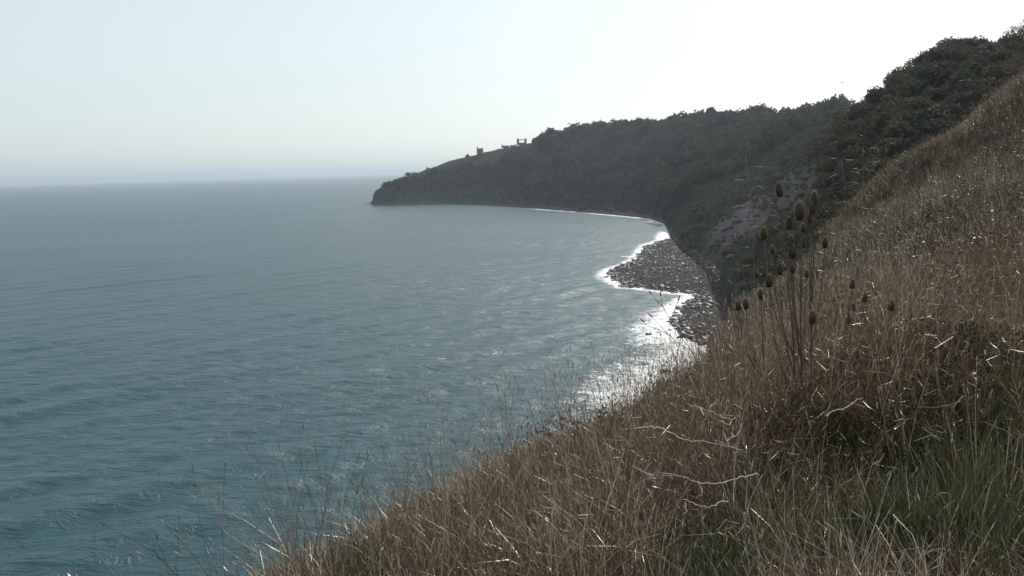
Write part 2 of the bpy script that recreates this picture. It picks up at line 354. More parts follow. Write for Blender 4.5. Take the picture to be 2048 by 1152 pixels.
# ------------------------------------------------------------------ sea
def sea_mat():
    m, t, o = new_mat('sea_water'); L = t.links.new
    geo = N(t, 'ShaderNodeNewGeometry')
    mp = N(t, 'ShaderNodeMapping'); mp.inputs['Rotation'].default_value = (0, 0, math.radians(-38)); mp.inputs['Scale'].default_value = (0.42, 1.0, 1.0)
    L(geo.outputs['Position'], mp.inputs[0])
    n1 = N(t, 'ShaderNodeTexNoise'); n1.inputs['Scale'].default_value = 0.42; n1.inputs['Detail'].default_value = 6; n1.inputs['Roughness'].default_value = 0.66; n1.inputs['Distortion'].default_value = 0.5
    n2 = N(t, 'ShaderNodeTexNoise'); n2.inputs['Scale'].default_value = 3.2; n2.inputs['Detail'].default_value = 3
    L(mp.outputs[0], n1.inputs[0]); L(mp.outputs[0], n2.inputs[0])
    mpw = N(t, 'ShaderNodeMapping'); mpw.inputs['Rotation'].default_value = (0, 0, math.radians(-12)); mpw.inputs['Scale'].default_value = (0.35, 1.0, 1.0); L(geo.outputs['Position'], mpw.inputs[0])
    nw = N(t, 'ShaderNodeTexNoise'); nw.inputs['Scale'].default_value = 0.013; nw.inputs['Detail'].default_value = 4; L(mpw.outputs[0], nw.inputs[0])
    wd = N(t, 'ShaderNodeMapRange'); wd.inputs[1].default_value = 0.35; wd.inputs[2].default_value = 0.65; wd.inputs[3].default_value = 0.7; wd.inputs[4].default_value = 1.3; L(nw.outputs[0], wd.inputs[0])
    b1 = N(t, 'ShaderNodeBump'); b1.inputs['Strength'].default_value = 1.0; L(n1.outputs[0], b1.inputs['Height']); L(wd.outputs[0], b1.inputs['Distance'])
    b2 = N(t, 'ShaderNodeBump'); b2.inputs['Strength'].default_value = 1.0; b2.inputs['Distance'].default_value = 0.03; L(n2.outputs[0], b2.inputs['Height']); L(b1.outputs[0], b2.inputs['Normal'])
    p = N(t, 'ShaderNodeBsdfPrincipled'); p.inputs['Base Color'].default_value = (0.014, 0.058, 0.076, 1); p.inputs['Roughness'].default_value = 0.36; p.inputs['IOR'].default_value = 1.33
    L(b2.outputs[0], p.inputs['Normal'])
    # broken foam, with the shore's sun glitter painted in as white
    fa = N(t, 'ShaderNodeAttribute', attribute_name='foam_glint')
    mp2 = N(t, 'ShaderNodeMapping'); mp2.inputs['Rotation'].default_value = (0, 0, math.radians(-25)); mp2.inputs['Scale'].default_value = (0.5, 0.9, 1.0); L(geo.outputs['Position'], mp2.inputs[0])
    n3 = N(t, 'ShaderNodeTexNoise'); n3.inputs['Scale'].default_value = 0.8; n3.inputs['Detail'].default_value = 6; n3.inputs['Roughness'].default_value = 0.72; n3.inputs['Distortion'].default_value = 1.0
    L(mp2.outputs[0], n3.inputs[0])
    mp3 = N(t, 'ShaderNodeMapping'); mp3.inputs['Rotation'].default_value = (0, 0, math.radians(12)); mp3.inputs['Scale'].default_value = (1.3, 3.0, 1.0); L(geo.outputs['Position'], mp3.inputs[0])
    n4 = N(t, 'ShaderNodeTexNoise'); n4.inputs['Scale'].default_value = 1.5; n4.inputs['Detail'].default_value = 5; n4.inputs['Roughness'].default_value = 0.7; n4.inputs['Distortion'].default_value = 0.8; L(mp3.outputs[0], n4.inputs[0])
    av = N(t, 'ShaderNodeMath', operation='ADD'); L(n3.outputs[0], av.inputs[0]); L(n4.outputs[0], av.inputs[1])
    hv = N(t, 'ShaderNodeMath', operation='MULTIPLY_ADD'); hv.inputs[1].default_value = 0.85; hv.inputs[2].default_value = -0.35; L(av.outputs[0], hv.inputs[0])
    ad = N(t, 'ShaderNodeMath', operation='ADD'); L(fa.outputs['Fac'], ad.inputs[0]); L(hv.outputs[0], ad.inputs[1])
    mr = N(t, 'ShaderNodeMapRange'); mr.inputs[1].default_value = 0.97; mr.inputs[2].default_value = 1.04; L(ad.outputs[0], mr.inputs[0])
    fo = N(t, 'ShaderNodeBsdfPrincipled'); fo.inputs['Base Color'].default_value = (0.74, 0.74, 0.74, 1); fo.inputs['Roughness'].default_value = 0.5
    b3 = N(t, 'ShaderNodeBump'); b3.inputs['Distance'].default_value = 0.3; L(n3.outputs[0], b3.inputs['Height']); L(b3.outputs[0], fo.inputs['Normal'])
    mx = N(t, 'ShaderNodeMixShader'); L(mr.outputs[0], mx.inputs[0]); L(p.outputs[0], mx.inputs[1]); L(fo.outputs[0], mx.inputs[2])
    L(mx.outputs[0], o.inputs[0]); return m
M_sea = sea_mat()
ts = np.concatenate([np.linspace(-3, -0.72, 30, endpoint=False), np.linspace(-0.72, 0.34, 760, endpoint=False), np.linspace(0.34, 3, 40)])
inv = np.linspace(1 / 34.0, 1 / 1500.0, 620)                # even steps of the angle below the horizon
ys = np.concatenate([[5.0, 15, 25], 1 / inv, [2000, 3000, 5000, 9000, 20000, 70000]])
TS, YS = np.meshgrid(ts, ys); XS = TS * YS
ZS = np.zeros_like(XS)
wr = np.random.default_rng(3)
cell = YS * YS / (F / 2 * H) * 1.5
for i in range(46):
    if i < 6: lam = wr.uniform(9, 17); amp = 0.10; th = math.radians(-42 + wr.uniform(-13, 13))
    else: lam = math.exp(wr.uniform(math.log(1.6), math.log(7))); amp = 0.0045 * lam; th = math.radians(-50 + wr.normal(0, 32))
    k = 2 * math.pi / lam
    att = smooth(1.0, 3.0, lam / cell)
    g = 0.65 + 0.5 * fbm(XS / 40, YS / 40, 50 + i, 2)
    ph = k * (math.cos(th) * XS + math.sin(th) * YS) + wr.uniform(0, 6.28) + 1.1 * fbm(XS / (lam * 4), YS / (lam * 4), 90 + i, 2)
    s = np.sin(ph); ZS += att * amp * g * (s + 0.25 * (s * s - 0.5))
# foam plus painted sun glint along the shore, on breaking crests and round rocks
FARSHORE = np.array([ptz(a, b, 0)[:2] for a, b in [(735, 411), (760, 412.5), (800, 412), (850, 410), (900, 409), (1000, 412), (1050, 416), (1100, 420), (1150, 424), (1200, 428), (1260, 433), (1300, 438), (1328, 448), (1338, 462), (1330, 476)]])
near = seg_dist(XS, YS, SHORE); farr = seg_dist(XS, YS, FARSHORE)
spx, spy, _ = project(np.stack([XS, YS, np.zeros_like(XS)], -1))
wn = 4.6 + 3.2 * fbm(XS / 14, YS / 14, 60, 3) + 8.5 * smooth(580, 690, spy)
foam_glint = 0.62 * smooth(1.0, 0.0, near / np.maximum(wn * 1.9, .8)) ** 0.8
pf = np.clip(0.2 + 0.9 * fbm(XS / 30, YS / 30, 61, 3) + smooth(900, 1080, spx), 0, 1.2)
foam_glint = np.maximum(foam_glint, 0.56 * smooth(1.0, 0.0, farr / (5 + 6 * pf)) * pf)
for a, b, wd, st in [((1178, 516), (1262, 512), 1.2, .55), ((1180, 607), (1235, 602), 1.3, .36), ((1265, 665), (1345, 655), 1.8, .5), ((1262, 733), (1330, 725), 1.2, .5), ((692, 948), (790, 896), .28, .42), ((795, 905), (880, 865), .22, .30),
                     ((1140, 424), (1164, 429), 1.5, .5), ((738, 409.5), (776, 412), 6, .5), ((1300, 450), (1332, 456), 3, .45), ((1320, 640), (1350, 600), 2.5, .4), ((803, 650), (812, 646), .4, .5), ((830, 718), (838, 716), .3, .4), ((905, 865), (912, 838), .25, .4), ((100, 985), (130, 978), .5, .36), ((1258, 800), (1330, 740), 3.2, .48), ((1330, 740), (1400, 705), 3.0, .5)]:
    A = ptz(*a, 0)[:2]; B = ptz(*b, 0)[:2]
    foam_glint = np.maximum(foam_glint, st * smooth(1.0, 0.0, seg_dist(XS, YS, np.array([A, B])) / wd))
# shallow water calms
ZS *= np.clip(0.3 + near / 25, 0, 1) * np.clip(0.3 + farr / 60, 0, 1)
ish = np.arange(TS.size).reshape(TS.shape)
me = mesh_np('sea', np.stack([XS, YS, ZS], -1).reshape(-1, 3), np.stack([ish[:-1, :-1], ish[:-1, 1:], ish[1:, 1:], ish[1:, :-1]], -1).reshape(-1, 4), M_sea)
at = me.attributes.new('foam_glint', 'FLOAT', 'POINT'); at.data.foreach_set('value', foam_glint.astype(np.float32).ravel())
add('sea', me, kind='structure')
# the sea behind and beside the photographer
mbk = MB(); mbk.add([[-70000, -70000, -.06], [70000, -70000, -.06], [70000, 5, -.06], [-70000, 5, -.06]], [[0, 1, 2, 3]])
add('sea', mbk.mesh('sea_behind', M_sea), kind='structure')

# ------------------------------------------------------------------ haze
hm, ht, ho = new_mat('haze_air')
pv = N(ht, 'ShaderNodeVolumePrincipled'); pv.inputs['Density'].default_value = HAZE_DENSITY; pv.inputs['Anisotropy'].default_value = HAZE_ANISO; pv.inputs['Color'].default_value = HAZE_COLOR
ht.links.new(pv.outputs[0], ho.inputs['Volume'])
hb = MB(); hb.box((0, 0, 43), (150000, 150000, 100)); add('haze', hb.mesh('haze', hm, False), kind='stuff')

# ------------------------------------------------------------------ scattering
def src_collection(name, meshes):
    c = bpy.data.collections.new(name)
    for i, me in enumerate(meshes):
        o = bpy.data.objects.new('%s_%02d' % (name, i), me); c.objects.link(o)
    return c
def scatter(name, P, rot, scl, pick, coll, kind='stuff', label=None, cat=None):
    me = bpy.data.meshes.new(name); n = len(P)
    me.vertices.add(n); me.vertices.foreach_set('co', np.asarray(P, np.float32).ravel())
    a = me.attributes.new('rot', 'FLOAT_VECTOR', 'POINT'); a.data.foreach_set('vector', np.asarray(rot, np.float32).ravel())
    a = me.attributes.new('scl', 'FLOAT_VECTOR', 'POINT'); a.data.foreach_set('vector', np.asarray(scl, np.float32).ravel())
    a = me.attributes.new('pick', 'INT', 'POINT'); a.data.foreach_set('value', np.asarray(pick, np.int32))
    g = bpy.data.node_groups.new(name, 'GeometryNodeTree')
    g.interface.new_socket('Geometry', in_out='INPUT', socket_type='NodeSocketGeometry'); g.interface.new_socket('Geometry', in_out='OUTPUT', socket_type='NodeSocketGeometry')
    gi = g.nodes.new('NodeGroupInput'); go = g.nodes.new('NodeGroupOutput'); iop = g.nodes.new('GeometryNodeInstanceOnPoints')
    ci = g.nodes.new('GeometryNodeCollectionInfo'); ci.inputs['Collection'].default_value = coll; ci.inputs['Separate Children'].default_value = True; ci.inputs['Reset Children'].default_value = True
    def attr(nm, dt):
        q = g.nodes.new('GeometryNodeInputNamedAttribute'); q.data_type = dt; q.inputs['Name'].default_value = nm; return q.outputs['Attribute']
    e2r = g.nodes.new('FunctionNodeEulerToRotation')
    g.links.new(attr('rot', 'FLOAT_VECTOR'), e2r.inputs[0])
    g.links.new(gi.outputs[0], iop.inputs['Points']); g.links.new(ci.outputs[0], iop.inputs['Instance']); iop.inputs['Pick Instance'].default_value = True
    g.links.new(attr('pick', 'INT'), iop.inputs['Instance Index']); g.links.new(e2r.outputs[0], iop.inputs['Rotation']); g.links.new(attr('scl', 'FLOAT_VECTOR'), iop.inputs['Scale'])
    g.links.new(iop.outputs[0], go.inputs[0])
    o = add(name, me, kind=kind, label=label, cat=cat)
    md = o.modifiers.new('scatter', 'NODES'); md.node_group = g
    return o
def frot(n, tilt=0.15): return np.stack([rng.normal(0, tilt, n), rng.normal(0, tilt, n), rng.uniform(0, 6.283, n)], -1)

# ------------------------------------------------------------------ foliage meshes
def leaf_cloud(seed, n, rx, ry, rz, size, lobes=7, shell=0.55, flat=0.0, zc=None):
    """leaf-sized quads gathered in uneven lobes round a crown"""
    r = np.random.default_rng(seed)
    lc = r.normal(0, 1, (lobes, 3)); lc /= np.linalg.norm(lc, axis=1)[:, None]; lc *= r.uniform(0.35, 0.72, lobes)[:, None]; lc[:, 2] = np.abs(lc[:, 2]) * 1.0 - 0.22
    lr = r.uniform(0.32, 0.6, lobes)
    pick = r.choice(lobes, n, p=lr ** 2 / (lr ** 2).sum())
    d = r.normal(0, 1, (n, 3)); d /= np.linalg.norm(d, axis=1)[:, None]
    rad = lr[pick] * (shell + (1 - shell) * r.random(n) ** 0.6) * (1 + 0.12 * r.normal(0, 1, n))
    c = lc[pick] + d * rad[:, None]
    c[:, 2] = np.maximum(c[:, 2], -0.55 + 0.1 * r.random(n))
    c *= np.array([rx, ry, rz]); c[:, 2] += rz * 0.62 if zc is None else zc
    nrm = d + r.normal(0, 0.75, (n, 3)); nrm /= np.linalg.norm(nrm, axis=1)[:, None]
    a = np.cross(nrm, r.normal(0, 1, (n, 3))); a /= np.linalg.norm(a, axis=1)[:, None]; b = np.cross(nrm, a)
    s = size * r.uniform(0.5, 1.25, n)[:, None]
    V = np.stack([c - a * s, c - b * s * 0.55, c + a * s, c + b * s * 0.55], 1).reshape(-1, 3)
    return V, np.arange(4 * n).reshape(-1, 4)
def crown_mesh(name, *a, mat=M_leafdark, **k):
    v, f = leaf_cloud(*a, **k); return mesh_np(name, v, f, mat, False)
def trunk_mesh(seed, h, spread, r0):
    r = np.random.default_rng(seed); m = MB()
    for k in range(3):
        an = r.uniform(0, 6.28); e = np.array([math.cos(an) * spread, math.sin(an) * spread, h])
        p = np.array([[0.05 * k, 0, -0.5], e * [.25, .25, .3] + r.normal(0, .05 * h, 3), e * [.6, .6, .65] + r.normal(0, .05 * h, 3), e])
        m.tube(p, [r0, r0 * .8, r0 * .5, r0 * .2], 5)
    return m.mesh('trunk', M_bark)
SHRUBS = [(crown_mesh('crown', 100 + i, 1500, 1.7 + .25 * (i % 3), 1.6, 1.45 + .2 * (i % 2), 0.17, lobes=6 + i % 4), trunk_mesh(i, 1.5, 0.9, 0.07)) for i in range(6)]
def plant(name, cm, tm, P, s, rz, label, cat, group, sz=None):
    e = add(name, None, loc=P, label=label, cat=cat, group=group); e.empty_display_size = .2
    e.scale = (s, s, sz or s); e.rotation_euler = (0, 0, rz)
    add('crown', cm, e); add('trunk', tm, e); return e

# --- shrubs on the near bushy hill and on the slopes above the beach, each a thing
def spread(n, y0, y1, px0, px1, accept, mind, tries=6000, uniform_screen=False):
    out = []
    for _ in range(tries):
        if len(out) >= n: break
        px = rng.uniform(px0, px1); t = (px - 1024) / F; y = math.exp(rng.uniform(math.log(y0), math.log(y1))); x = t * y
        z = float(land(np.array([x]), np.array([y]))[0])
        q = project(np.array([x, y, z]))
        if not accept(float(q[0]), float(q[1]), x, y, z): continue
        if any((x - a) ** 2 + (y - b) ** 2 < (mind * max(1, y / 150)) ** 2 for a, b, _ in out): continue
        out.append((x, y, z))
    return out
def near_hill(px, py, x, y, z):
    sY = float(np.interp(x / y, SKYL[:, 0], SKYL[:, 1])); fY = float(np.interp(x / y, FOOT[:, 0], FOOT[:, 1]))
    return fY - 6 < y < sY + 9 and z > 5
hillpts = spread(150, 70, 160, 1655, 2110, near_hill, 2.5)
def hill_label(x, y):
    d = float(np.interp(x / y, SKYL[:, 0], SKYL[:, 1])) - y
    if d < 6: return 'dark shrub rounding the skyline of the steep bushy hill on the right', 'shrub', 'shrubs on the near hill skyline'
    if d < 24: return 'dense dark shrub in the thicket halfway up the steep bushy hill', 'shrub', 'shrubs covering the near hill'
    return 'dark shrub low on the bushy hill, just above the grass slope', 'shrub', 'shrubs at the foot of the near hill'
for x, y, z in hillpts:
    c, tm = SHRUBS[rng.integers(6)]; s = rng.uniform(0.9, 1.5)
    plant('shrub', c, tm, (x, y, z - .35), s, rng.uniform(0, 6.28), *hill_label(x, y), s * rng.uniform(.85, 1.1))
LIP = 'small shrubs along the upper lip of the grass slope'
for i in range(46):
    t = rng.uniform(.33, .62); y = float(np.interp(t, EDGE[:, 0], EDGE[:, 1])) * rng.uniform(.93, 1.06); x = t * y; z = float(land(np.array([x]), np.array([y]))[0]); s = rng.uniform(.3, .75)
    plant('shrub', *SHRUBS[rng.integers(6)], (x, y, z - .1), s, rng.uniform(0, 6.28), 'small dark shrub spilling over the lip where the grass slope meets the thicket', 'shrub', LIP, s * rng.uniform(.7, 1.2))
for i, (px, Y, s, lab) in enumerate([(2000, 52, .75, 'dark bush on the grass slope, left one of the pair near the right edge'), (2044, 50, .95, 'largest dark bush on the grass slope, cut by the right edge of the picture'), (1940, 47, .4, 'small dark bush alone on the upper grass slope')]):
    x = (px - 1024) / F * Y; z = float(land(np.array([x]), np.array([float(Y)]))[0])
    plant('shrub', *SHRUBS[i], (x, Y, z - .2), s, i * 2.0, lab, 'shrub', None, s)
def slopes(px, py, x, y, z):
    if scree_mask(np.array([[x, y, z]]))[0] > 0.25: return False
    sY = float(np.interp(x / y, SKYL[:, 0], SKYL[:, 1]))
    return z > 3 and y < sY - 20 and y < 470 and beach_sd(np.array([x]), np.array([y]))[0] < 0
slopepts = spread(145, 110, 460, 1330, 1720, slopes, 3.4, 9000)
for x, y, z in slopepts:
    c, tm = SHRUBS[rng.integers(6)]; s = rng.uniform(0.8, 1.7)
    plant('shrub', c, tm, (x, y, z - .4), s, rng.uniform(0, 6.28), *(('dark shrub on the lower cliff slope close above the stony beach', 'shrub', 'shrubs just above the beach') if y < 260 else ('dark shrub on the wooded slope beyond the pale scree', 'shrub', 'shrubs on the slope beyond the scree')), s * rng.uniform(.8, 1.05))

# --- undergrowth between them and the far wood, each one mass
UG = src_collection('undergrowth_clump', [crown_mesh('clump', 200 + i, 260, 1.0, 1.0, 0.65, 0.16, lobes=5) for i in range(4)])
def fan_points(n, y0, y1, t0, t1):
    t = rng.uniform(t0, t1, n); y = np.sqrt(rng.uniform(y0 * y0, y1 * y1, n)); x = t * y; return x, y, land(x, y)
x, y, z = fan_points(16000, 72, 480, 0.17, 0.66)
P = np.stack([x, y, z], -1); sY = np.interp(x / y, SKYL[:, 0], SKYL[:, 1])
k = (z > 2.2) & (beach_sd(x, y) < 3) & (y < sY + 20) & (scree_mask(P) * .82 < rng.random(len(P))) & (y > np.interp(x / y, FOOT[:, 0], FOOT[:, 1]) * 0.98) & (beach_sd(x, y) < 25)
P = P[k]; n = len(P); s = rng.uniform(.5, 1.3, n)
scatter('undergrowth', P, frot(n, .1), np.stack([s, s, s * rng.uniform(.6, 1.1, n)], -1), rng.integers(0, 4, n), UG)
WD = src_collection('wood_crown', [crown_mesh('wood_crown', 300 + i, 420, 2.9, 2.9, 2.6, 0.52, mat=M_leafmid, lobes=7 + i) for i in range(5)])
x, y, z = fan_points(34000, 380, 980, -0.20, 0.60)
P = np.stack([x, y, z], -1); t = x / y; sY = np.interp(t, SKYL[:, 0], SKYL[:, 1]); fY = np.interp(t, FOOT[:, 0], FOOT[:, 1])
hfrac = np.clip((y - fY) / np.maximum(sY - fY, 1), 0, 1.3)
woods = smooth(-0.02, 0.06, t) + 0.75 * smooth(0.0, 0.15, fbm(x / 40, y / 40, 71))
k = (z > 1.6) & (y < sY + 25) & (y > fY + 1) & (rng.random(len(x)) < np.clip(woods, 0.85, 1))
# bare close turf on the crest near the ruins and the tip
k &= ~((t < 0.03) & (hfrac > 0.78) & (rng.random(len(x)) < 0.97)) & ~((t > -0.045) & (t < 0.031) & (y > sY - 40))
P = P[k]; t = t[k]; n = len(P); s = np.exp(rng.normal(0, .36, n)) * 1.25 * np.where(t < 0.0, 0.62, 1) * np.where(z[k] < 14, .5, 1) * np.where(z[k] < 5, .6, 1); P[:, 2] -= .7 * np.minimum(s, 1)
scatter('woodland', P, frot(n, .12), np.stack([s, s, s * rng.uniform(.75, 1.1, n)], -1), rng.integers(0, 5, n), WD)

# --- trees one can tell apart on the skyline
def tree_meshes(seed, n, rx, ry, rz, size, trunk_h, lobes=8):
    v, f = leaf_cloud(seed, n, rx, ry, rz, size, lobes=lobes, shell=.4, zc=trunk_h)
    return mesh_np('crown', v, f, M_leafdark, False), trunk_mesh(seed, trunk_h, rx * .5, 0.07 + rx * .035)
def put_tree(name, px, py_base, Y, spec, label, cat='tree', sink=0.6, rz=0.0, group=None):
    d = ray(px, py_base); x = d[0] / d[1] * Y; z = float(land(np.array([x]), np.array([Y]))[0])
    c, tm = tree_meshes(*spec); return plant(name, c, tm, (x, Y, z - sink), 1, rz, label, cat, group)
put_tree('tree', 1561, 232, 615, (501, 900, 5.2, 4.5, 3.8, .55, 4.2), 'round dark tree standing alone on the wooded skyline')
put_tree('tree', 1643, 222, 588, (502, 900, 7.5, 5, 3.0, .55, 3.6), 'low spreading dark tree on the skyline, just right of the round one')
put_tree('tree', 1752, 215, 165, (503, 2600, 3.9, 3.2, 2.3, .15, 2.2, 11), 'windswept tree at the left foot of the bushy hill skyline')
put_tree('tree', 2046, 100, 128, (504, 3600, 3.7, 3.7, 3.6, .14, 3.7, 12), 'leafy tree rising over the bushy hilltop at the right edge')
put_tree('shrub', 826, 350, 832, (505, 700, 8.5, 4, 2.8, .6, 1.2), 'flat-topped thorn shrub on the headland end above the dark cliff', 'shrub')

# ------------------------------------------------------------------ grass and weeds of the cliff top
def blades(seed, n, rad, h0, h1, wid, lean, curl, heads=0.0, mats=(0,), mp=(1.0,), stalk=False):
    """n bent blades rooted in a disc; returns verts, quads, material index"""
    r = np.random.default_rng(seed); L = 5
    a = r.uniform(0, 6.283, n); q = rad * np.sqrt(r.random(n)); base = np.stack([q * np.cos(a), q * np.sin(a), np.full(n, -0.06)], -1)
    az = r.uniform(0, 6.283, n); h = r.uniform(h0, h1, n); ln = np.abs(r.normal(0, lean, n)); cu = np.abs(r.normal(0, curl, n)) + 0.05
    dr = np.stack([np.cos(az), np.sin(az), np.zeros(n)], -1); s = np.linspace(0, 1, L)
    ang = ln[:, None] + cu[:, None] * s[None] ** 1.6
    st = (h / (L - 1))[:, None]
    dx = np.concatenate([np.zeros((n, 1)), np.cumsum(np.sin(ang[:, :-1]) * st, 1)], 1); dz = np.concatenate([np.zeros((n, 1)), np.cumsum(np.cos(ang[:, :-1]) * st, 1)], 1)
    c = base[:, None] + dr[:, None] * dx[..., None]; c[..., 2] += dz
    sidea = az + r.normal(1.57, .9, n); side = np.stack([np.cos(sidea), np.sin(sidea), r.normal(0, .25, n)], -1)
    wv = wid * r.uniform(.6, 1.3, n)[:, None] * np.array([[.8, 1, .85, .6, .12]])
    if stalk: wv = wid * r.uniform(.6, 1.2, n)[:, None] * np.array([[1, .9, .8, .7, .5]])
    V = np.stack([c - side[:, None] * wv[..., None], c + side[:, None] * wv[..., None]], 2).reshape(-1, 3)
    b = np.arange(n)[:, None] * 2 * L + np.arange(L - 1)[None] * 2
    Fq = np.stack([b, b + 1, b + 3, b + 2], -1).reshape(-1, 4)
    mi = np.repeat(r.choice(mats, n, p=mp), L - 1)
    if heads:
        hn = np.nonzero(r.random(n) < heads)[0]; tip = c[hn, -1]; tan = c[hn, -1] - c[hn, -2]; tan /= np.linalg.norm(tan, axis=1)[:, None]
        for rep in range(3):
            m = len(hn); l = r.uniform(.02, .055, m)[:, None]; sd = r.normal(0, 1, (m, 3)); sd -= (sd * tan).sum(1)[:, None] * tan; sd /= np.linalg.norm(sd, axis=1)[:, None]
            o = tip - tan * l * r.uniform(.2, .8, (m, 1)); w2 = 0.003
            hv = np.stack([o, o + tan * l * .45 + sd * w2, o + tan * l, o + tan * l * .45 - sd * w2], 1).reshape(-1, 3)
            Fq = np.vstack([Fq, np.arange(4 * m).reshape(-1, 4) + len(V)]); V = np.vstack([V, hv]); mi = np.concatenate([mi, np.full(m, mats[-1])])
    return V, Fq, mi
def clump(name, mats, *parts):
    Vs = []; Fs = []; Ms = []; n = 0
    for v, f, m in parts: Vs.append(v); Fs.append(f + n); Ms.append(m); n += len(v)
    me = mesh_np(name, np.vstack(Vs), np.vstack(Fs), None, True)
    for m in mats: me.materials.append(m)
    me.polygons.foreach_set('material_index', np.concatenate(Ms).astype(np.int32)); me.update(); return me
GM = [M_dry, M_straw, M_green]
GMF = [M_dryfar, M_straw, M_green]
GC = []
for i in range(4):   # 0-3 dry brown tufts
    GC.append(clump('dry%d' % i, GM, blades(i, 85, .17, .2, .55, .0026, .42, 1.3, 0, (0, 1), (.86, .14)), blades(40 + i, 12, .15, .32, .6, .0016, .3, .7, .8, (0, 1), (.6, .4), True)))
for i in range(2):   # 4-5 straw tufts lying over
    GC.append(clump('straw%d' % i, GM, blades(60 + i, 70, .16, .3, .62, .0028, .55, 1.3, 0, (0, 1), (.5, .5)), blades(70 + i, 14, .12, .45, .75, .0016, .5, .9, .7, (1,), (1.,), True)))
for i in range(3):   # 6-8 green tufts
    GC.append(clump('green%d' % i, GM, blades(80 + i, 110, .16, .14, .42, .0032, .35, 1.0, 0, (2, 1), (.93, .07))))
for i in range(3):   # 9-11 thin open seed stalks
    GC.append(clump('stalk%d' % i, GM, blades(95 + i, 12, .2, .6, 1.05, .0015, .14, .4, 1.0, (0, 1), (.7, .3), True), blades(105 + i, 40, .2, .2, .5, .0024, .3, .8, 0, (0, 1), (.9, .1))))
for i in range(3):   # 12-14 coarser tufts for the distant part of the slope
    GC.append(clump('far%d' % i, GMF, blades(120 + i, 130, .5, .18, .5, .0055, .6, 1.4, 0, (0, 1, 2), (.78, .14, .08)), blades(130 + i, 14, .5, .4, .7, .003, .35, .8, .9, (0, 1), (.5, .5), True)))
for i in range(3):   # 15-17 twiggy dead scrub breaking up the slope
    v_, f_ = leaf_cloud(160 + i, 320, .42, .38, .5, .022, lobes=7, shell=.2)
    GC.append(clump('scrub%d' % i, GMF, (v_, f_, np.zeros(len(f_), int)), blades(170 + i, 60, .3, .3, .85, .0028, .45, .7, .9, (0, 1), (.8, .2), True)))
def twigs(seed, n, h):
    r = np.random.default_rng(seed); Vs = []; Fs = []; k = 0
    def strip(p, w):
        nonlocal k
        sd = r.normal(0, 1, 3); sd[2] *= .2; sd /= np.linalg.norm(sd); m = len(p); ww = np.linspace(w, w * .45, m)[:, None]
        Vs.append(np.stack([p - sd * ww, p + sd * ww], 1).reshape(-1, 3)); Fs.append(np.array([[k + 2 * i, k + 2 * i + 1, k + 2 * i + 3, k + 2 * i + 2] for i in range(m - 1)])); k += 2 * m
    for i in range(n):
        b = np.append(r.normal(0, .1, 2), -.05); e = b + np.append(r.normal(0, .22, 2), h * r.uniform(.6, 1.1)); c = (b + e) / 2 + np.append(r.normal(0, .07, 2), .1)
        p = bez(b, c, e, 7); strip(p, .0021)
        for j in range(7):
            f = r.uniform(.3, .95); o = p[int(f * 6)]; l = (1.05 - f) * r.uniform(.25, .5) + .05; d = r.normal(0, 1, 3); d[2] = abs(d[2]) * .8; d *= l / np.linalg.norm(d)
            q = bez(o, o + d * .5 + [0, 0, -.02], o + d + [0, 0, .04], 4); strip(q, .0013)
            for m_ in range(2):
                o2 = q[2 + m_ // 2]; d2 = d * .35 + r.normal(0, .04, 3); strip(np.array([o2, o2 + d2 * .5, o2 + d2]), .001)
    V = np.vstack(Vs); Fq = np.vstack(Fs); return V, Fq, np.zeros(len(Fq), int)
def bez(a, b, c, n=8):
    t = np.linspace(0, 1, n)[:, None]; return (1 - t) ** 2 * np.array(a) + 2 * t * (1 - t) * np.array(b) + t ** 2 * np.array(c)
for i in range(4):   # 18-21 tangles of thin branched dead stems
    GC.append(clump('tangle%d' % i, GM, twigs(180 + i, 6, .8)))
GCOL = src_collection('grass_tuft', GC)
def near_pts(n, y0, y1, t0=-.85, t1=.8):
    if y0 < 15: n = int(n * 1.36); t1 = 1.4
    t = rng.uniform(t0, t1, n); y = np.sqrt(rng.uniform(y0 * y0, y1 * y1, n)); x = t * y
    eY = np.interp(t, EDGE[:, 0], EDGE[:, 1]); k = y < eY * 1.10 + .15
    return x[k], y[k]
sets = [near_pts(int(110 * .5 * 1.65 * 36), 1.0, 6.0), near_pts(int(60 * .5 * 1.65 * 200), 6, 15), near_pts(int(26 * .5 * 1.65 * 1100), 15, 40), near_pts(int(11 * .5 * 1.65 * 6800), 40, 92)]
X = np.concatenate([a for a, b in sets]); Y = np.concatenate([b for a, b in sets]); Z = land(X, Y)
# a rank patch of tall dead stalks round the teasels
tq = np.concatenate([rng.uniform(.27, .5, 260), rng.uniform(.2, .62, 330)]); yq = np.concatenate([rng.uniform(4.2, 8.5, 260), rng.uniform(3.8, 10, 330)]); ne = len(tq)
X = np.concatenate([X, tq * yq]); Y = np.concatenate([Y, yq]); Z = land(X, Y)
px, py, _ = project(np.stack([X, Y, Z], -1)); n = len(X)
px, py, _ = project(np.stack([X, Y, Z + .3], -1))
g1 = fbm(X / 1.3, Y / 1.3, 140, 3); g2 = fbm(X / 4 + 9, Y / 4, 141, 3); u = rng.random(n)
greenp = np.clip(0.06 + 0.5 * smooth(.1, .5, g1) , 0, 1)
zone = smooth(1480, 1620, px + .25 * (py - 900)) * smooth(720, 820, py) * smooth(1080, 1010, py) * np.clip(.62 + .7 * fbm(X / .5, Y / .5, 143, 3), .15, .93)          # the green hollow on the right
zone = np.maximum(zone, np.minimum(1.4 * np.exp(-((px - 1400) / 110) ** 2 - ((py - 1090) / 70) ** 2), .97)); zone = np.maximum(zone, .9 * np.exp(-((px - 730) / 80) ** 2 - ((py - 1120) / 50) ** 2))
zone = np.maximum(zone, .5 * smooth(1850, 2000, px) * smooth(620, 700, py))
greenp = np.maximum(greenp * .6, zone)
pick = rng.integers(0, 4, n)
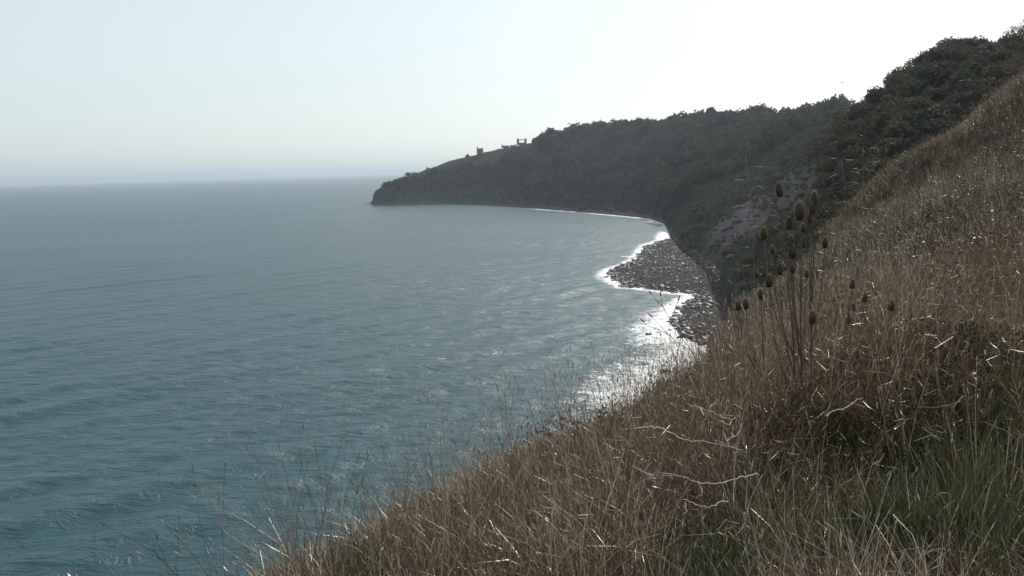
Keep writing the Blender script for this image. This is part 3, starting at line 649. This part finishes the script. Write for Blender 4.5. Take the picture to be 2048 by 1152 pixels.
pick = np.where(u < .14 * (1 - .9 * zone), rng.integers(9, 12, n), pick)
pick = np.where((u > .9), rng.integers(4, 6, n), pick)
flat = np.clip(smooth(1560, 1720, px) * smooth(985, 1060, py), 0, 1)
keepz = pick.copy(); pick = np.where(rng.random(n) < greenp * (1 - .5 * flat), rng.integers(6, 9, n), pick)
pick = np.where(rng.random(n) < flat * .45, rng.integers(4, 6, n), pick)
pick[-ne:] = keepz[-ne:]
farish = (Y > 9 + 5 * rng.random(n)) & (px > 1380) & (np.arange(n) < n - ne)
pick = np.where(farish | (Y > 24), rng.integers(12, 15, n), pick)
scrubby = smooth(.0, .35, fbm(X / 3.1, Y / 4.2, 150, 3)) * smooth(7, 12, Y)
pick = np.where(rng.random(n) < (.06 * (Y > 7) + .42 * scrubby) * (np.arange(n) < n - ne), rng.integers(15, 18, n), pick)
s = rng.uniform(.65, 1.15, n) * (1 + .25 * g2) * np.where(Y < 3, .8, 1); s[-ne:] *= 1.05; pick[-ne:] = np.where(np.arange(ne) < 260, rng.integers(9, 12, ne), rng.integers(18, 22, ne)); sxy = s * np.where(Y > 40, 1.3, 1)
eYn = np.interp(X / Y, EDGE[:, 0], EDGE[:, 1]); edge = smooth(.72, .98, Y / eYn) * (Y < 14); pick = np.where((edge > .3) & (pick >= 9) & (pick < 12) & (rng.random(n) < .75), rng.integers(0, 4, n), pick)
s = s * (1 - .22 * edge) * np.where((zone > .4) & (pick >= 6) & (pick < 9), 1.45, 1) * np.where((zone > .4) & (pick < 6), .7, 1)
nn = normal_at(X, Y); rot = frot(n, .16); rot[:, 1] += 0.10
scatter('grass', np.stack([X, Y, Z - .02], -1), rot, np.stack([sxy, sxy, s], -1), pick, GCOL)

# ------------------------------------------------------------------ teasels
def teasel_head(seed, L=.075, R=.021):
    r = np.random.default_rng(seed); m = MB(); n = 9; k = 10; V = []
    for i in range(n):
        a = i / (n - 1); rr = R * (math.sin(math.pi * (0.06 + .9 * a ** .85)) ** .6) * (1 - .18 * a)
        for j in range(k): th = 6.283 * j / k; V.append([rr * math.cos(th), rr * math.sin(th), L * a])
    Fq = [[i * k + j, i * k + (j + 1) % k, (i + 1) * k + (j + 1) % k, (i + 1) * k + j] for i in range(n - 1) for j in range(k)]
    m.add(V, Fq + [list(range(k))[::-1], [(n - 1) * k + j for j in range(k)]])
    sp = MB(); ga = 2.39996
    for i in range(280):
        a = (i + .5) / 280; th = i * ga; rr = R * (math.sin(math.pi * (0.06 + .9 * a ** .85)) ** .6) * (1 - .18 * a)
        o = np.array([rr * math.cos(th), rr * math.sin(th), L * a]); d = np.array([math.cos(th), math.sin(th), .55 + a]); d /= np.linalg.norm(d)
        sd = np.array([-math.sin(th), math.cos(th), 0]) * .0013; l = .015 * r.uniform(.7, 1.2)
        sp.add([o - sd, o + sd, o + d * l], [[0, 1, 2]])
    br = MB()
    for i in range(7):
        th = 6.283 * i / 7 + r.normal(0, .2); l = r.uniform(.03, .075); d = np.array([math.cos(th), math.sin(th), 0])
        p = [d * (R * .5), d * (R * 1.25) + [0, 0, .003], d * (R * 1.5 + l * .15) + [0, 0, l * .5], d * (R * 1.35 + l * .1) + [0, 0, l]]
        br.tube(p, [.0016, .0015, .001, .0004], 3)
    return m.mesh('seed_head', M_teasel), sp.mesh('spines', M_spine, False), br.mesh('bract', M_spine)
THEADS = [teasel_head(i) for i in range(4)]
def bez(a, b, c, n=8):
    t = np.linspace(0, 1, n)[:, None]; return (1 - t) ** 2 * np.array(a) + 2 * t * (1 - t) * np.array(b) + t ** 2 * np.array(c)
def teasel(base_px, Y, heads, label, fork=.45, lean=(0, 0)):
    bx = pt(base_px, 800, Y); gz = float(land(np.array([bx[0]]), np.array([Y]))[0]); B = np.array([bx[0], Y, gz - .05])
    e = add('teasel', None, loc=B, label=label, cat='teasel', group='dried teasels in the tall grass'); e.empty_display_size = .1
    tops = [pt(px, py, Y + dy) for px, py, h, dy in heads]; hi = max(range(len(tops)), key=lambda i: tops[i][2])
    top = tops[hi] - [0, 0, heads[hi][2] / F * Y * .5]
    mid = B + (top - B) * .5 + np.array([lean[0], 0, 0]); main = bez(B, mid, top, 14) - B
    mm = MB(); mm.tube(main, np.linspace(.0062, .0026, 14), 6); add('stem', mm.mesh('stem', M_stem), e)
    for i, (px, py, h, dy) in enumerate(heads):
        hm = h / F * Y; c = tops[i] - B; L = hm
        if i != hi:
            end = c - [0, 0, L * .5]; f = np.clip((end[2] / main[-1][2]) * .62 - .05 + rng.uniform(-.06, .06), .12, .8)
            st = main[int(f * 13)]; ctrl = np.array([end[0] * .85 + st[0] * .15, end[1] * .9 + st[1] * .1, st[2] + (end[2] - st[2]) * .35])
            sm = MB(); sm.tube(bez(st, ctrl, end, 9), np.linspace(.0042, .0022, 9), 5); add('stalk', sm.mesh('stalk', M_stem), e)
            d = end - ctrl
        else: end = main[-1]; d = main[-1] - main[-3]
        d = d / np.linalg.norm(d); a, b, c2 = THEADS[i % 4]
        ho = add('seed_head', a, e, loc=end); ho.rotation_euler = Vector(d * [1, 1, 1.2]).to_track_quat('Z', 'Y').to_euler(); ks = L / .075
        ho.scale = (ks, ks, ks)
        add('spines', b, ho); add('bracts', c2, ho)
    # dead leaf pairs clasping the stem
    for q in (.3, .48):
        p = main[int(q * 13)]
        for sg in (-1, 1):
            lm = MB(); l = rng.uniform(.09, .15); k = 5; V = []
            for j in range(k):
                a = j / (k - 1); w_ = .012 * math.sin(math.pi * (.15 + .8 * a)); cx = sg * l * a; cz = .03 * a - .13 * a * a
                V += [[cx, -w_, cz + .004], [cx, 0, cz], [cx, w_, cz + .004]]
            lm.add(V, [[j * 3 + i_, j * 3 + i_ + 1, j * 3 + i_ + 4, j * 3 + i_ + 3] for j in range(k - 1) for i_ in (0, 1)])
            lo = add('leaf', lm.mesh('leaf', M_teasel), e, loc=p); lo.rotation_euler = (0, rng.uniform(-.2, .2), rng.uniform(-.9, .9))
teasel(1608, 4.6, [(1600, 422, 37, 0), (1578, 446, 25, .06), (1586, 426, 15, .1), (1606, 455, 17, .12), (1583, 480, 20, -.05), (1585, 503, 28, -.08), (1585, 537, 18, -.1), (1584, 556, 18, .1), (1613, 548, 16, .15)], 'tallest crowded dried teasel plant, a thick cluster of heads in the tall grass')
teasel(1612, 4.75, [(1629, 396, 28, 0), (1625, 416, 24, -.04), (1620, 436, 20, .05), (1650, 485, 23, .1)], 'dried teasel with three heads stacked in a line, behind the crowded one', lean=(.02, 0))
teasel(1602, 4.4, [(1560, 379, 29, 0), (1528, 466, 26, .05), (1545, 499, 18, .1), (1560, 539, 22, .05), (1539, 561, 26, -.05)], 'dried teasel leaning left, its single head highest of all against the hill', lean=(.04, 0))
teasel(1540, 4.9, [(1522, 588, 22, 0), (1492, 607, 23, .04), (1477, 611, 20, -.04)], 'short dried teasel with three heads beside the beach, left of the tall ones')
teasel(1672, 5.0, [(1704, 568, 20, 0), (1730, 594, 20, .06), (1706, 614, 17, -.03), (1696, 637, 21, .03)], 'small dried teasel with four heads right of the tall ones', lean=(-.02, 0))
teasel(1768, 5.2, [(1783, 610, 23, 0)], 'single-headed dried teasel standing apart on the far right')
teasel(1618, 4.2, [(1625, 634, 27, 0)], 'low dried teasel with one head in front of the crowded one')

# ------------------------------------------------------------------ bleached dead stems lying over the grass
def dead_stem(paths, h, label, r=.0042):
    base = None; m = []
    for path in paths:
        pts = []
        for (a, b) in path:
            p = hit(a, b, h)
            if p is not None: pts.append(p)
        Y0 = np.median([p[1] for p in pts]); pts = np.array([pt(a, b, Y0 + .15 * (p[1] - Y0)) for (a, b), p in zip(path, pts)])
        if base is None: base = pts[0]
        t = np.linspace(0, 1, len(pts)); tt = np.linspace(0, 1, len(pts) * 4)
        q = np.stack([np.interp(tt, t, pts[:, i]) for i in range(3)], -1); q[1:-1] = (q[:-2] + 2 * q[1:-1] + q[2:]) / 4
        q[1:-1] += rng.normal(0, .0035 * Y0 / 5, q[1:-1].shape); q[:, 1] += .01 * np.sin(tt * 9); m.append(q - base)
    mb = MB(); rr = r * Y0 / 5.5
    mb.tube(m[0], np.linspace(rr, rr * .4, len(m[0])) * rng.uniform(.75, 1.25, len(m[0])), 6)
    o = add('dead_stick', mb.mesh('dead_stick', M_pale), loc=base, label=label, cat='stick', group='bleached dead stems in the grass')
    for q in m[1:]:
        b = MB(); b.tube(q, np.linspace(rr * .8, rr * .35, len(q)), 5); add('twig', b.mesh('twig', M_pale), o)
dead_stem([[(1268, 858), (1300, 854), (1320, 855), (1345, 866), (1372, 880), (1400, 882), (1440, 892), (1488, 901)]], .62, 'long wavy bleached stem below the glittering cove')
dead_stem([[(1518, 949), (1490, 955), (1460, 961), (1425, 966), (1388, 962), (1360, 954), (1316, 946)], [(1398, 966), (1405, 978), (1403, 990), (1393, 997)]], .62, 'bleached stem sagging in the middle with a hooked twig under it')
dead_stem([[(1465, 840), (1445, 836), (1434, 827), (1400, 815), (1370, 808)], [(1471, 836), (1462, 848), (1450, 846), (1440, 841)]], .62, 'short bleached stem with a forked knuckle at its right end')
dead_stem([[(1420, 816), (1430, 808), (1437, 799), (1440, 792)]], .62, 'little upright curved bleached twig above the wavy stem')
dead_stem([[(1456, 1004), (1438, 1009), (1415, 1012), (1390, 1008), (1365, 1001)], [(1371, 1004), (1373, 1020), (1367, 1032)]], .62, 'lowest bleached stem with a drooping twig above the green tuft')
dead_stem([[(1652, 832), (1675, 820), (1700, 809), (1726, 796)]], .62, 'straight grey stick leaning in the shadowed brambles')
dead_stem([[(1455, 885), (1462, 878), (1475, 866), (1483, 860)], [(1462, 878), (1467, 872), (1463, 868)]], .62, 'small forked bleached twig right of the wavy stem end')

# ------------------------------------------------------------------ dark dead weeds and single grass stems against the water
def weed(name, paths, Y, label, cat, group, r=.0026, mat=M_stem, heads=True, anchor=True):
    P0 = [np.array([pt(a, b, Y) for a, b in p]) for p in paths]; b0 = P0[0][0].copy()
    g = float(land(b0[:1], np.array([Y]))[0])
    if anchor and b0[2] > g: P0[0] = np.vstack([[b0[0], Y, g - .03], P0[0]])
    b0 = P0[0][0].copy(); mb = MB()
    def den(p):
        t = np.linspace(0, 1, len(p)); tt = np.linspace(0, 1, len(p) * 3); q = np.stack([np.interp(tt, t, p[:, i]) for i in range(3)], -1); q[1:-1] = (q[:-2] + 2 * q[1:-1] + q[2:]) / 4; return q - b0
    q = den(P0[0]); mb.tube(q, np.linspace(r, r * .4, len(q)), 5)
    o = add(name, mb.mesh('stem', mat), loc=b0, label=label, cat=cat, group=group)
    tips = [q[-1]]; dirs = [q[-1] - q[-2]]
    for p in P0[1:]:
        q = den(p); b = MB(); b.tube(q, np.linspace(r * .65, r * .3, len(q)), 4); add('branch', b.mesh('branch', mat), o); tips.append(q[-1]); dirs.append(q[-1] - q[-2])
    if heads:
        for tp, d in zip(tips, dirs):
            d = d / (np.linalg.norm(d) + 1e-9); hmb = MB(); l = rng.uniform(.03, .06); hmb.tube([tp - d * l * .6, tp - d * l * .2, tp + d * l * .25, tp + d * l * .5], [r * .5, r * 1.5, r * 1.2, r * .3], 5)
            add('seed_head', hmb.mesh('seed_head', M_pale if name == 'seed_stem' else mat), o)  # seed stems get pale tips as painted sun glints
    return o
WG = 'dark dead weeds on the cliff edge'
weed('dead_weed', [[(1425, 800), (1400, 740), (1383, 700), (1362, 675), (1340, 640), (1325, 612), (1321, 588)], [(1383, 700), (1360, 690), (1335, 668), (1315, 645), (1300, 630)], [(1362, 675), (1352, 720), (1352, 760), (1350, 795)], [(1340, 640), (1352, 615), (1358, 596)], [(1325, 612), (1312, 600), (1300, 584)], [(1335, 668), (1318, 660), (1292, 650), (1284, 640)], [(1400, 740), (1385, 735), (1370, 720)]], 7.5,
     'tall branching dead weed silhouetted against the glittering cove', 'weed', WG, .0048)
weed('dead_weed', [[(1452, 690), (1450, 640), (1456, 590), (1462, 560), (1470, 545)], [(1450, 640), (1443, 610), (1440, 575)], [(1456, 590), (1465, 560), (1480, 540), (1490, 535)]], 9, 'dead weed with an upright fork in front of the shingle beach', 'weed', WG, .006)
weed('dead_weed', [[(1180, 893), (1174, 865), (1168, 838), (1165, 815)], [(1174, 865), (1178, 845), (1180, 838)]], 7.6, 'thick short dark stalk leaning at the grass edge below the sea', 'weed', WG, .0055)
weed('dead_weed', [[(1139, 885), (1141, 840), (1143, 790), (1146, 730)], [(1141, 840), (1128, 842), (1126, 835)], [(1143, 800), (1155, 780), (1164, 755)], [(1143, 790), (1136, 770), (1130, 755)]], 7.6, 'tallest thin dead weed at the grass edge with sparse side branches', 'weed', WG, .003)
weed('dead_weed', [[(1087, 890), (1086, 860), (1084, 830), (1084, 796)]], 7.2, 'straight thin stalk with a single slim dark head above the grass edge', 'weed', WG, .003)
weed('dead_weed', [[(1250, 850), (1254, 790), (1268, 735), (1271, 715)], [(1254, 800), (1262, 770), (1258, 760)]], 9, 'thin dead weed right beside the white surf patch', 'weed', WG, .0034)
weed('dead_weed', [[(1288, 830), (1292, 800), (1280, 780), (1275, 765)], [(1292, 800), (1300, 775), (1304, 762)]], 9.5, 'low forked dead weed in front of the white surf', 'weed', WG, .0036)
weed('dead_weed', [[(705, 1040), (712, 985), (722, 962), (726, 955)], [(712, 985), (704, 965)]], 5, 'small forked dark weed by the sparkling wave crest', 'weed', WG, .0022)
weed('dead_weed', [[(940, 985), (955, 940), (962, 912), (958, 902)], [(955, 940), (950, 920), (943, 912)], [(962, 912), (968, 905)]], 6.2, 'dark crooked weed at the bend of the grass edge', 'weed', WG, .003)
weed('dead_weed', [[(1010, 940), (1004, 900), (998, 875)], [(1004, 900), (1010, 880)]], 6.8, 'slanting dark weed between the grass-edge bend and the straight stalk', 'weed', WG, .003)
weed('dead_weed', [[(1030, 1010), (1040, 970), (1047, 945)]], 5.6, 'dark lone weed stalk standing within the brown grass', 'weed', WG, .003)
weed('dead_weed', [[(1413, 920), (1400, 880), (1387, 830), (1383, 800)]], 5.4, 'dark upright stalk crossing behind the wavy bleached stem', 'weed', WG, .0034)
GS = 'thin grass stems against the sea'
for pth, Y, lab in [([[(141, 1160), (135, 1090), (124, 1000), (112, 920), (98, 842)]], 3.4, 'tallest wispy grass stem by itself at the far left over the sea'),
                    ([[(192, 1160), (190, 1080), (195, 1000)], [(190, 1090), (186, 1060)]], 3.4, 'short wispy grass stem just right of the tallest one'),
                    ([[(214, 1160), (216, 1080), (217, 1000)]], 3.4, 'straight grass stem in the middle of the left group'),
                    ([[(230, 1160), (238, 1080), (243, 1040), (232, 1020)], [(228, 1110), (232, 1080)]], 3.4, 'grass stem with a hooked tip in the left group'),
                    ([[(260, 1160), (258, 1130), (255, 1110)]], 3.4, 'stubby grass stem at the bottom of the left group'),
                    ([[(345, 1160), (350, 1120), (358, 1085)], [(350, 1120), (362, 1100)]], 3.7, 'forked grass stem leaning right at the bottom edge'),
                    ([[(452, 1160), (445, 1120), (430, 1040)]], 4, 'slanting bare grass stem near the cliff corner'),
                    ([[(476, 1160), (487, 1100), (500, 1075)], [(487, 1100), (478, 1065), (474, 1052)]], 4, 'dark forked grass stem beside the cliff corner'),
                    ([[(690, 1045), (684, 985), (678, 930), (674, 888)]], 5, 'tall thin grass stem left of the sparkling wave crest'),
                    ([[(745, 1030), (757, 990), (760, 985)]], 5.1, 'leaning grass stem below the sparkling wave crest'),
                    ([[(585, 1100), (586, 1040), (586, 1000)]], 4.6, 'upright grass stem at the sloping grass edge')]:
    weed('grass_stem', pth, Y, lab, 'grass stem', GS, .0009, M_straw)
# seed stems above the slope on the right, sun glints put in as pale tips
PS = 'pale seed stems above the grass'
k = 0
for px0, py0, px1, py1, lab in [(1510, 560, 1492, 318, 'tall arching pale grass with seed tips high over the dark valley'), (1535, 540, 1520, 400, 'pale seed stem left of the highest teasel head'), (1480, 600, 1470, 470, 'pale seed stem above the shingle beach'),
                                (1690, 420, 1683, 325, 'pale seed stem on the skyline of the grass slope'), (1722, 420, 1726, 300, 'tall pale seed stem right of the stacked teasel heads'), (1775, 400, 1772, 300, 'pale seed stem furthest right on the slope edge'), (1455, 640, 1440, 520, 'short pale seed stem by the beach corner')]:
    Y = 5.2 + .2 * k; k += 1
    B = [(px0 + (px1 - px0) * .1, py0 + 140), (px0, py0), ((px0 + px1) / 2 + 3, (py0 + py1) / 2), (px1, py1)]
    br = []
    for j in range(5):
        f = .45 + .11 * j; a = px0 + (px1 - px0) * f; b = py0 + (py1 - py0) * f; sx = (-1) ** j * rng.uniform(12, 28); hj = rng.uniform(8, 34); br.append([(a, b), (a + sx * .25, b - hj * .55), (a + sx * .6, b - hj * .9), (a + sx * rng.uniform(.8, 1.2), b - hj * rng.uniform(.6, 1))])
    o = weed('seed_stem', [B] + br, Y, lab, 'grass stem', PS, .0010, M_straw)

# ------------------------------------------------------------------ rocks and shingle
def rock_mesh(seed, n=2, name='rock'):
    import bmesh
    bm = bmesh.new(); bmesh.ops.create_icosphere(bm, subdivisions=n, radius=1); r = np.random.default_rng(seed)
    off = r.uniform(0, 50, 3); sc = r.uniform(.6, 1.2, 3) * [1.1, .9, .6]
    for v in bm.verts:
        c = np.array(v.co); d = 1 + .38 * float(fbm(np.array([c[0] * 1.1 + off[0] + c[2]]), np.array([c[1] * 1.1 + off[1] - c[2] * .7]), seed, 3)[0]); v.co = Vector(c * d * sc)
    me = bpy.data.meshes.new(name); bm.to_mesh(me); bm.free(); me.materials.append(M_rock)
    me.polygons.foreach_set('use_smooth', np.zeros(len(me.polygons), bool)); return me
ROCKS = [rock_mesh(i, 1) for i in range(6)]
RCOL = src_collection('shingle_stone', ROCKS)
n = 42000; xs = rng.uniform(20, 130, n); yy = rng.uniform(85, 330, n); bd = beach_sd(xs, yy); k = (bd > -1.2) & (bd < 26)
xs, yy, bd = xs[k], yy[k], bd[k]; zz = land(xs, yy); kk = zz < 4.6; xs, yy, bd, zz = xs[kk], yy[kk], bd[kk], zz[kk]
n = len(xs); big = (rng.random(n) < np.where(bd < 5, .16, .085)) * (.6 + 1.6 * rng.random(n)); s = (1 + big) * np.exp(rng.normal(math.log(.135), .72, n)) * np.where(bd < 3, 1.8, 1) * (1 + .6 * smooth(.1, .5, fbm(xs / 6, yy / 6, 160))); s = np.minimum(s, .75 + .35 * rng.random(n))
scatter('shingle', np.stack([xs, yy, np.maximum(zz, -.15) - s * .1], -1), frot(n, .4), np.stack([s * 1.2, s, s], -1), rng.integers(0, 6, n), RCOL)
BOUL = [rock_mesh(20 + i, 3, 'boulder') for i in range(4)]
for i, (px, py, s, lab) in enumerate([(1332, 742, .75, 'rounded dark boulder standing alone in the white surf'), (1321, 768, .9, 'flat dark rock in the surf below the rounded boulder'), (1319, 777, .6, 'small dark rock tucked behind the flat surf rock'), (1297, 669, .9, 'low flat rock awash off the shingle point'),
                                      (1317, 665, .5, 'small rock awash right of the low flat one'), (1246, 793, .4, 'tiny rock at the outer edge of the white surf'), (1304, 797, .6, 'dark rock at the foot of the grass edge in the surf'), (1384, 737, .9, 'dark rock where the surf meets the cliff foot'), (1357, 614, 1.1, 'broad dark rock at the top of the inner cove'),
                                      (1327, 731, .45, 'sliver of rock awash above the rounded boulder'), (1348, 640, 1.0, 'dark boulder at the shingle point tip'), (1222, 549, 1.4, 'dark boulder at the outermost tip of the rocky spit'), (1232, 560, 1.2, 'dark boulder on the near corner of the rocky spit'), (1262, 572, 1.2, 'dark boulder along the near side of the rocky spit')]):
    p = ptz(px, py, 0); o = add('boulder', BOUL[i % 4], loc=(p[0], p[1], .05 * s), label=lab, cat='boulder', group='dark boulders at the waterline'); o.scale = (s, s * .8, s * (.95 if i == 0 else .55)); o.rotation_euler = (0, 0, i * 1.3)
for i, (px, py, s, lab) in enumerate([(737, 408, 3.0, 'outermost low rock off the headland tip'), (742, 406, 2.4, 'low rock hard against the headland tip'), (1333, 446, 1.6, 'far dark rock in the small cove under the wooded slope'), (1322, 451, 1.2, 'far rock awash in the small cove, left of the dark one')]):
    p = ptz(px, py, 0); o = add('boulder', BOUL[i % 4], loc=(p[0], p[1], .1), label=lab, cat='boulder', group='rocks off the far shore'); o.scale = (s * 1.4, s, s * .5)

# ------------------------------------------------------------------ ruined buildings on the headland crest
def bld(px, base_py, Y, label):
    d = ray(px, base_py); x = d[0] / d[1] * Y; z = float(land(np.array([x]), np.array([Y]))[0]); zv = H + d[2] / d[1] * Y
    e = add('ruined_building', None, loc=(x, Y, z - .3), label=label, cat='ruin', group='ruined buildings on the headland crest'); return e, zv - z + .3
PXM = 848 / F    # metres per picture pixel out there
def part(e, name, boxes, mat):
    m = MB()
    for c, sz in boxes: m.box(c, sz, 0, .12)
    return add(name, m.mesh(name, mat, False), e)
# gable house with a chimney on its left end
e, b = bld(960, 305, 848, 'roofless stone house lowest on the crest with a chimney at its left end')
part(e, 'wall', [((0, -2.2, b / 2 + 1.9), (6.4, .5, b + 3.8)), ((0, 2.2, b / 2 + 1.9), (6.4, .5, b + 3.8)), ((-2.95, 0, b / 2 + 1.9), (.5, 3.88, b + 3.8)), ((2.95, 0, b / 2 + 1.9), (.5, 3.88, b + 3.8))], M_stone)
part(e, 'chimney', [((-2.7, 0, b + 4.9), (.95, 1.2, 2.2))], M_stone); part(e, 'roof', [((.2, 0, b + 3.95), (6.0, 5.2, .3))], M_slate)
part(e, 'window', [((-.6, -2.47, b + 2.2), (.8, .06, 1.1))], M_slate); part(e, 'window', [((1.3, -2.47, b + 2.2), (.8, .06, 1.1))], M_slate)
e, b = bld(1011, 297, 850, 'middle stone building on the crest with a stub of chimney at its left')
part(e, 'wall', [((0, -2, b / 2 + 1.3), (7.6, .5, b + 2.6)), ((0, 2, b / 2 + 1.3), (7.6, .5, b + 2.6)), ((-3.55, 0, b / 2 + 1.3), (.5, 3.48, b + 2.6)), ((3.55, 0, b / 2 + 1.3), (.5, 3.48, b + 2.6))], M_stone)
part(e, 'chimney', [((-3.4, 0, b + 3.6), (.9, 1.1, 2.0))], M_stone); part(e, 'roof', [((.2, 0, b + 2.75), (7.0, 4.8, .3))], M_slate)
part(e, 'window', [((1, -2.27, b + 1.5), (.8, .06, 1))], M_slate)
e, b = bld(1043.5, 288, 850, 'highest ruin on the crest, two square towers joined by a beam over an open gap')
part(e, 'tower', [((-3.9, 0, b / 2 + 2.6), (2.2, 3, b + 5.2))], M_stone); part(e, 'tower', [((3.9, 0, b / 2 + 2.6), (2.2, 3, b + 5.2))], M_stone)
part(e, 'lintel', [((0, 0, b + 4.1), (5.7, 2.4, .8))], M_stone); part(e, 'wall', [((0, 0, b / 2 + .7), (5.7, 2.2, b + 1.4))], M_stone)
part(e, 'merlon', [((-4.5, 0, b + 5.45), (.9, 2.9, .6))], M_stone); part(e, 'merlon', [((4.5, 0, b + 5.45), (.9, 2.9, .6))], M_stone)
def wallrun(pxs, Y, h, label):
    m = MB(); P = []
    for px in pxs:
        d = ray(px, 300); x = d[0] / d[1] * Y; P.append([x, Y, float(land(np.array([x]), np.array([Y]))[0])])
    P = np.array(P); b0 = P[0].copy()
    V = []; Fq = []
    for p in P - b0: V += [[p[0], -.4, p[2] - 1], [p[0], .4, p[2] - 1], [p[0], .4, p[2] + h], [p[0], -.4, p[2] + h]]
    for i in range(len(P) - 1):
        for j in range(4): Fq.append([i * 4 + j, i * 4 + (j + 1) % 4, (i + 1) * 4 + (j + 1) % 4, (i + 1) * 4 + j])
    Fq += [[0, 3, 2, 1], [len(V) - 4, len(V) - 3, len(V) - 2, len(V) - 1]]
    m.add(V, Fq); add('stone_wall', m.mesh('stone_wall', M_stone, False), loc=b0, label=label, cat='wall')
wallrun([967, 975, 985, 995, 1003], 848, 1.0, 'low stone wall climbing the crest between the two lower ruins')
wallrun([1020, 1024, 1029, 1033], 850, 1.6, 'stone terrace wall below the twin-towered ruin')

# ------------------------------------------------------------------ gull
p = pt(1685, 166, 170); e = add('gull', None, loc=p, label='dark gull gliding in the bright sky left of the bushy hill', cat='bird')
m = MB(); m.tube([[0, -.26, 0], [0, -.18, .02], [0, 0, .03], [0, .16, .02], [0, .27, .03], [0, .33, .02]], [.02, .05, .075, .06, .045, .01], 8); add('body', m.mesh('body', M_gull), e)
for sg in (-1, 1):
    m = MB(); V = []
    for a, zz_, c0, c1 in [(.05, .03, -.1, .1), (.3, .13, -.09, .11), (.5, .12, -.1, .08), (.72, .04, -.1, .0)]:
        for dz in (-.008, .008): V += [[sg * a, c0, zz_ + dz], [sg * a, c1, zz_ + dz]]
    Fq = []
    for i in range(3):
        o = i * 4; Fq += [[o, o + 1, o + 5, o + 4], [o + 2, o + 6, o + 7, o + 3], [o, o + 4, o + 6, o + 2], [o + 1, o + 3, o + 7, o + 5]]
    Fq += [[0, 2, 3, 1], [12, 13, 15, 14]]; m.add(V, Fq); add('wing', m.mesh('wing', M_gull, False), e)
m = MB(); m.add([[-.03, -.22, .02], [.03, -.22, .02], [.06, -.38, .02], [-.06, -.38, .02], [-.03, -.22, .03], [.03, -.22, .03], [.06, -.38, .025], [-.06, -.38, .025]], [[3, 2, 1, 0], [4, 5, 6, 7], [0, 1, 5, 4], [2, 3, 7, 6], [1, 2, 6, 5], [3, 0, 4, 7]]); add('tail', m.mesh('tail', M_gull, False), e)
e.rotation_euler = (0, 0, .3)

# ------------------------------------------------------------------ brambles, leaf colour darkened in place of the hollow's shade
BR = [(crown_mesh('crown', 400 + i, 4500, .5, .42, .26, .0115, lobes=9, mat=M_bramble), None) for i in range(3)]
def canes(seed):
    r = np.random.default_rng(seed); m = MB()
    for k in range(7):
        an = r.uniform(0, 6.28); l = r.uniform(.3, .6); e = np.array([math.cos(an) * l, math.sin(an) * l, r.uniform(.1, .35)])
        m.tube(bez([0, 0, -.05], [e[0] * .4, e[1] * .4, .55], e, 7), np.linspace(.004, .0015, 7), 4)
    return m.mesh('canes', M_stem)
for i, (px, py, Yb, s_, lab) in enumerate([(1690, 905, 4.5, 1.0, 'dark bramble low in the shadowed hollow below the small teasel'), (1780, 880, 4.8, 1.15, 'dark bramble in the middle of the shadowed hollow'), (1880, 870, 5.0, 1.1, 'dark bramble right of the middle of the hollow'), (1980, 850, 5.2, 1.2, 'dark bramble against the right edge under the brown slope'),
                                           (1640, 960, 4.0, .8, 'small dark bramble at the left end of the hollow'), (1830, 960, 4.1, .9, 'dark bramble nearest the flattened straw'), (1960, 945, 4.2, .9, 'dark bramble by the right edge just above the flattened straw'), (1740, 985, 3.8, .7, 'smallest bramble at the top of the flattened straw')]):
    d = ray(px, py); x = d[0] / d[1] * Yb; z = float(land(np.array([x]), np.array([Yb]))[0])
    e = add('bramble', None, loc=(x, Yb, z), label=lab, cat='bramble', group='brambles in the shadowed hollow'); e.scale = (s_ * 1.3, s_ * 1.3, s_ * 1.1); e.rotation_euler = (0, 0, i * 1.7); e.empty_display_size = .1
    add('crown', BR[i % 3][0], e); add('canes', canes(i), e)
